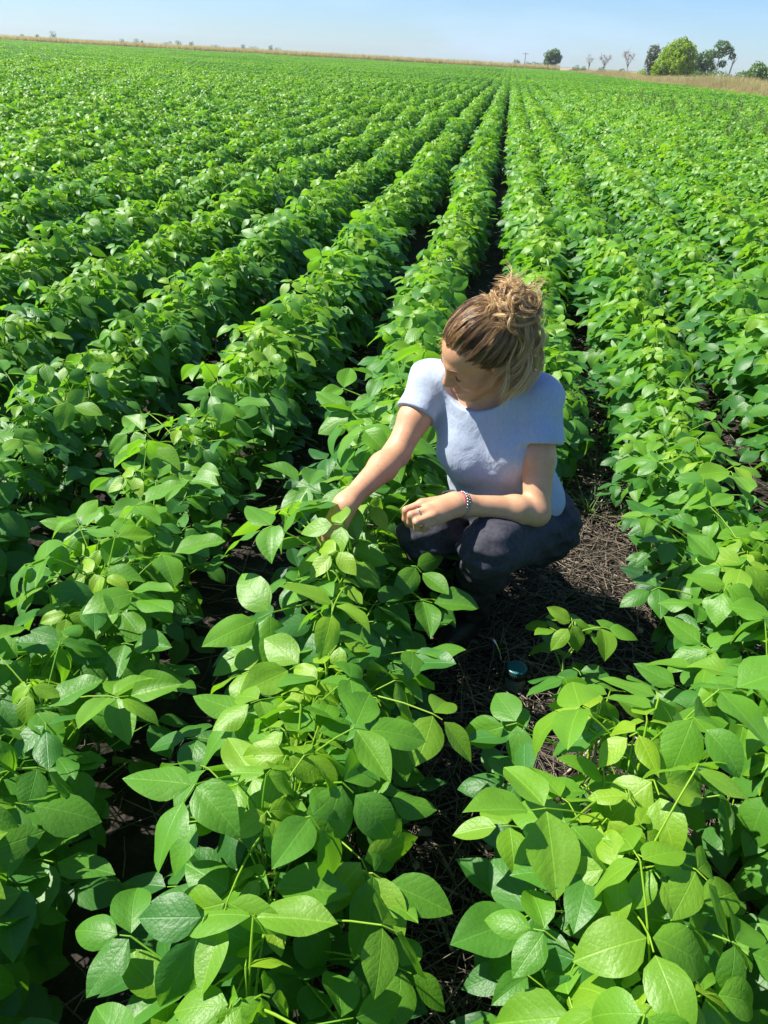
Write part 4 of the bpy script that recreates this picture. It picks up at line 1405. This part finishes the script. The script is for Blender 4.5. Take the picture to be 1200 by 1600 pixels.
def limbs_buf(rg, H, ends, r0, mat=0):
    b = Buf()
    add_tube(b, [(0, 0, -0.1), (0.03 * H, 0, H * 0.4), (0.01 * H, 0.02 * H, H)], [r0, r0 * 0.75, r0 * 0.5], 7)
    for e in ends:
        s = np.array([0.02 * H, 0, H * rg.uniform(0.45, 0.95)]); e = np.array(e)
        m_ = (s + e) / 2 + rg.normal(0, 0.08, 3) * H * 0.5
        add_tube(b, [s, m_, e], [r0 * 0.45, r0 * 0.28, r0 * 0.1], 5)
    return b


def tree(name, label, cat, x, y, trunkH, r0, blobs, n, leaf, mat, bark=None, tint=(0.1, 0.9), seed=1, group=None, crown='crown'):
    rg = np.random.default_rng(seed)
    t = thing(name, label, cat, (x, y, 0), group)
    ends = [(bl[0], bl[1], bl[2]) for bl in blobs]
    link('trunk', limbs_buf(rg, trunkH, ends, r0).mesh('trunk', bark or M_TRUNK), t)
    link(crown, crown_buf(rg, blobs, n, leaf, tint).mesh(crown, mat, False), t)
    return t


tree('broadleaf_tree', 'large bright lime green domed tree, biggest of the right clump', 'tree', 29.0, 165, 2.4, 0.28,
     [(-2.2, 0, 2.4, 1.6, 1.9), (-1.2, 0.5, 4.2, 1.7, 1.7), (0.3, 0, 5.3, 1.9, 1.7), (1.7, 0.3, 4.4, 1.6, 1.9), (1.6, -0.5, 2.5, 1.7, 1.8), (0, -1.0, 2.8, 2.0, 2.0), (-3.0, 0, 1.3, 1.0, 1.2)], 9500, 0.40, M_LIME, seed=21)
tree('slender_tree', 'slim grey green tree at the left side of the big lime green tree', 'tree', 25.6, 170, 3.0, 0.12,
     [(0, 0, 4.6, 1.1, 1.3), (-0.3, 0, 3.2, 1.0, 1.3), (0.3, 0, 1.8, 0.9, 1.2)], 2200, 0.30, M_GREY, seed=22)
tree('broadleaf_tree', 'low dark green tree between the lime tree and the tall thin one', 'tree', 37.3, 185, 2.0, 0.2,
     [(-1.2, 0, 3.4, 1.6, 1.7), (0.6, 0, 3.9, 1.7, 1.6), (1.6, 0, 2.6, 1.5, 1.6), (-0.6, 0, 1.7, 1.8, 1.5)], 4200, 0.36, M_BUSH, seed=23)
tree('tall_tree', 'tall open crowned tree with bare lower trunk at right', 'tree', 41.6, 190, 5.0, 0.13,
     [(-1.6, 0, 5.2, 1.1, 0.9), (0.2, 0, 6.8, 1.5, 0.9), (1.7, 0.2, 6.0, 1.0, 0.8), (2.6, 0, 5.0, 0.7, 0.6), (0.0, 0, 5.2, 1.2, 0.7), (1.0, 0, 3.6, 0.8, 0.7)], 2600, 0.32, M_BUSH, M_TRUNK, (0.2, 0.8), 24)
t = thing('dead_tree', 'leaning pale dead trunk beside the tall open crowned tree', 'tree', (44.3, 190, 0))
b = Buf(); add_tube(b, [(0, 0, -0.1), (0.15, 0, 2.5), (0.55, 0, 5.4)], [0.22, 0.17, 0.08], 7); link('trunk', b.mesh('trunk', M_PALEBARK), t)
b = Buf()
for e in ((-0.6, 0, 5.2), (1.3, 0, 5.9), (0.9, 0, 4.6)): add_tube(b, [(0.2, 0, 3.2), (0.3 + e[0] * 0.3, 0, 4.2), e], [0.07, 0.05, 0.02], 5)
link('branch', b.mesh('branch', M_PALEBARK), t)
tree('bush', 'bright green rounded bush standing in dry grass at the right edge', 'bush', 29.3, 112, 1.0, 0.08,
     [(-1.3, 0, 1.2, 1.1, 1.0), (0.0, 0, 2.2, 1.0, 1.0), (1.3, 0, 1.7, 1.3, 1.2), (0.3, 0, 0.9, 1.6, 0.9), (2.6, 0, 1.6, 1.1, 1.1)], 4200, 0.27, M_BUSH, tint=(0.4, 1.0), seed=25, crown='foliage')
tree('round_tree', 'single dark green round tree standing at the corner of the tan crop', 'tree', 13.4, 306, 2.2, 0.25,
     [(-1.2, 0, 4.6, 1.7, 1.5), (0.6, 0, 5.3, 1.8, 1.4), (1.9, 0, 3.9, 1.2, 1.4), (-1.6, 0, 2.8, 1.3, 1.3), (0.5, 0, 3.2, 1.6, 1.4)], 3200, 0.46, M_BUSH, tint=(0.1, 0.8), seed=26)
for (x, y, h, w, lb, sd) in ((27.6, 220, 5.4, 1.5, 'taller leafless grey tree, right of the three thin bare ones', 31), (24.1, 240, 4.8, 1.6, 'leafless grey tree with a wide twiggy top, middle of three bare ones', 32), (22.0, 262, 5.0, 1.3, 'faintest leafless tree, left of the three thin bare ones', 33)):
    rg = np.random.default_rng(sd)
    t = thing('bare_tree', lb, 'tree', (x, y, 0))
    ends = [(rg.uniform(-w, w) * 0.8, rg.uniform(-w, w) * 0.5, h * rg.uniform(0.7, 0.98)) for _ in range(12)]
    link('trunk', limbs_buf(rg, h * 0.6, ends, 0.12).mesh('trunk', M_TWIG), t)
    b = Buf()
    for e in ends:
        for _ in range(14 if sd != 33 else 6):
            e2 = np.array(e) + rg.normal(0, 0.42, 3)
            add_tube(b, [e, (np.array(e) + e2) / 2 + rg.normal(0, 0.08, 3), e2], [0.028, 0.022, 0.012], 3, cap=False)
    link('crown', b.mesh('crown', M_TWIG), t)
for (x, y, h, w, lb, m, sd) in ((27.2, 226, 2.0, 0.9, 'very dark low bush under the taller bare tree', M_BUSH, 41), (23.3, 238, 2.1, 0.8, 'small green bush under the middle bare tree', M_BUSH, 42),
                                (19.8, 280, 2.4, 1.2, 'dark green bush in the dry grass just right of the round tree', M_BUSH, 43), (21.2, 271, 2.1, 1.0, 'small bush between the round tree and the bare trees', M_BUSH, 44),
                                (28.5, 200, 2.2, 0.9, 'small green bush left of the big lime tree', M_BUSH, 45), (25.2, 178, 1.9, 1.0, 'bright bush at the foot of the slim grey green tree', M_LIME, 46)):
    rg = np.random.default_rng(sd)
    tree('bush', lb, 'bush', x, y, h * 0.4, 0.05, [(-w * 0.5, 0, h * 0.45, w * 0.6, h * 0.4), (w * 0.2, 0, h * 0.62, w * 0.6, h * 0.38), (w * 0.6, 0, h * 0.4, w * 0.5, h * 0.35)], 420, 0.24, m, seed=sd, tint=(0.0, 0.6) if sd == 41 else (0.2, 0.9), crown='foliage')
for (x, y, h, w, lb, sd) in ((33.5, 172, 2.3, 8.0, 'low green brush filling the feet of the right tree clump', 53), (9.2, 384, 3.0, 3.2, 'long green hedge behind the tan crop left of the round tree', 51), (2.2, 420, 3.6, 1.4, 'grey green shrubs left of the utility pole', 52)):
    bl = [(q * w, 0, h * (0.5 + 0.12 * math.sin(q * 9 + sd)), min(w * 0.4, 2.2), h * (0.42 + 0.08 * math.sin(q * 5))) for q in np.linspace(-.85, .85, 5 if w < 5 else 9)]
    tree('hedge', lb, 'hedge', x, y, h * 0.4, 0.08, bl, 700 if w < 5 else 3200, 0.4 if w < 5 else 0.32, M_GREY if sd == 52 else M_BUSH, seed=sd, crown='foliage')
far = [(-323.6, 600, 7.0, 2.6, 'tallest far tree on the left horizon'), (-358.8, 620, 3.9, 1.6, 'tiny bush at the far left end of the horizon'), (-346.7, 620, 4.2, 1.3, 'tiny bush just left of the tallest far tree'),
       (-279.4, 640, 5.0, 2.2, 'pale far tree in the pair nearest the tallest left tree'), (-291.1, 640, 4.3, 2.0, 'faint far shrub left of the pale pair'), (-275.1, 640, 3.9, 1.0, 'small far shrub right of the pale pair'),
       (-255.1, 640, 4.2, 4.5, 'long low far clump in the middle of the left horizon'), (-239.3, 620, 5.2, 2.4, 'pale greenish far tree right of the long low clump'), (-221.9, 600, 4.8, 1.9, 'dark far tree ending the long low clump'),
       (-225.5, 660, 3.9, 4.0, 'faint flat clump low on the horizon behind the dark tree'), (-191.0, 620, 5.0, 1.7, 'dark far tree left of a low shrub line near the middle'), (-192.4, 650, 4.2, 4.0, 'low shrub line right beside a dark far tree'),
       (-165.3, 600, 5.2, 1.6, 'dark square far tree nearest the middle of the horizon'), (-171.1, 640, 4.2, 2.9, 'low shrub right of the dark square far tree')]
for i, (x, y, h, w, lb) in enumerate(far):
    tree('distant_tree', lb, 'tree', x, y, h * 0.5, 0.15, [(-w * 0.45, 0, h * 0.55, w * 0.6, h * 0.4), (w * 0.4, 0, h * 0.62, w * 0.6, h * 0.36), (0, 0, h * 0.35, w * 0.8, h * 0.3)], 300, 0.6, M_BUSH, seed=60 + i, tint=(0.1, 0.7))

# utility pole
t = thing('utility_pole', 'thin utility pole with a crossarm behind the tan crop', 'utility pole', (5.0, 360, 0))
b = Buf(); add_tube(b, [(0, 0, 0), (0, 0, 5.9)], [0.14, 0.10], 8); link('pole', b.mesh('pole', M_TRUNK), t)
b = Buf(); add_tube(b, [(-1.2, 0, 5.3), (1.2, 0, 5.3)], 0.07, 6); ca = link('crossarm', b.mesh('crossarm', M_TRUNK), t)
for dx in (-1.1, 0.0, 1.1):
    b = Buf(); lathe(b, [(0.0, 5.37), (0.06, 5.37), (0.07, 5.45), (0.03, 5.52), (0.05, 5.56), (0.0, 5.6)], 8, (dx, 0, 0)); link('insulator', b.mesh('insulator', M_PALEBARK), ca)

# ------------------------------------------------------------------ haze over the plain
hz, hnt, hbs = mat_new('haze_air')
hnt.nodes.remove(hbs)
pv = N(hnt, 'ShaderNodeVolumePrincipled')
pv.inputs['Color'].default_value = (0.80, 0.88, 1.0, 1); pv.inputs['Density'].default_value = 0.00022; pv.inputs['Anisotropy'].default_value = 0.2
hnt.links.new(pv.outputs['Volume'], hnt.nodes['Material Output'].inputs['Volume'])
x0, x1, y0, y1, z0, z1 = -700, 400, -20, 900, -1.2, 14.0
V = np.array([(x, y, z) for x in (x0, x1) for y in (y0, y1) for z in (z0, z1)])
F = np.array([(0, 1, 3, 2), (4, 6, 7, 5), (0, 4, 5, 1), (2, 3, 7, 6), (0, 2, 6, 4), (1, 5, 7, 3)])
tag(link('haze', npmesh('haze', V, F, hz, smooth=False)), kind='stuff')
scene.cycles.volume_bounces = 0
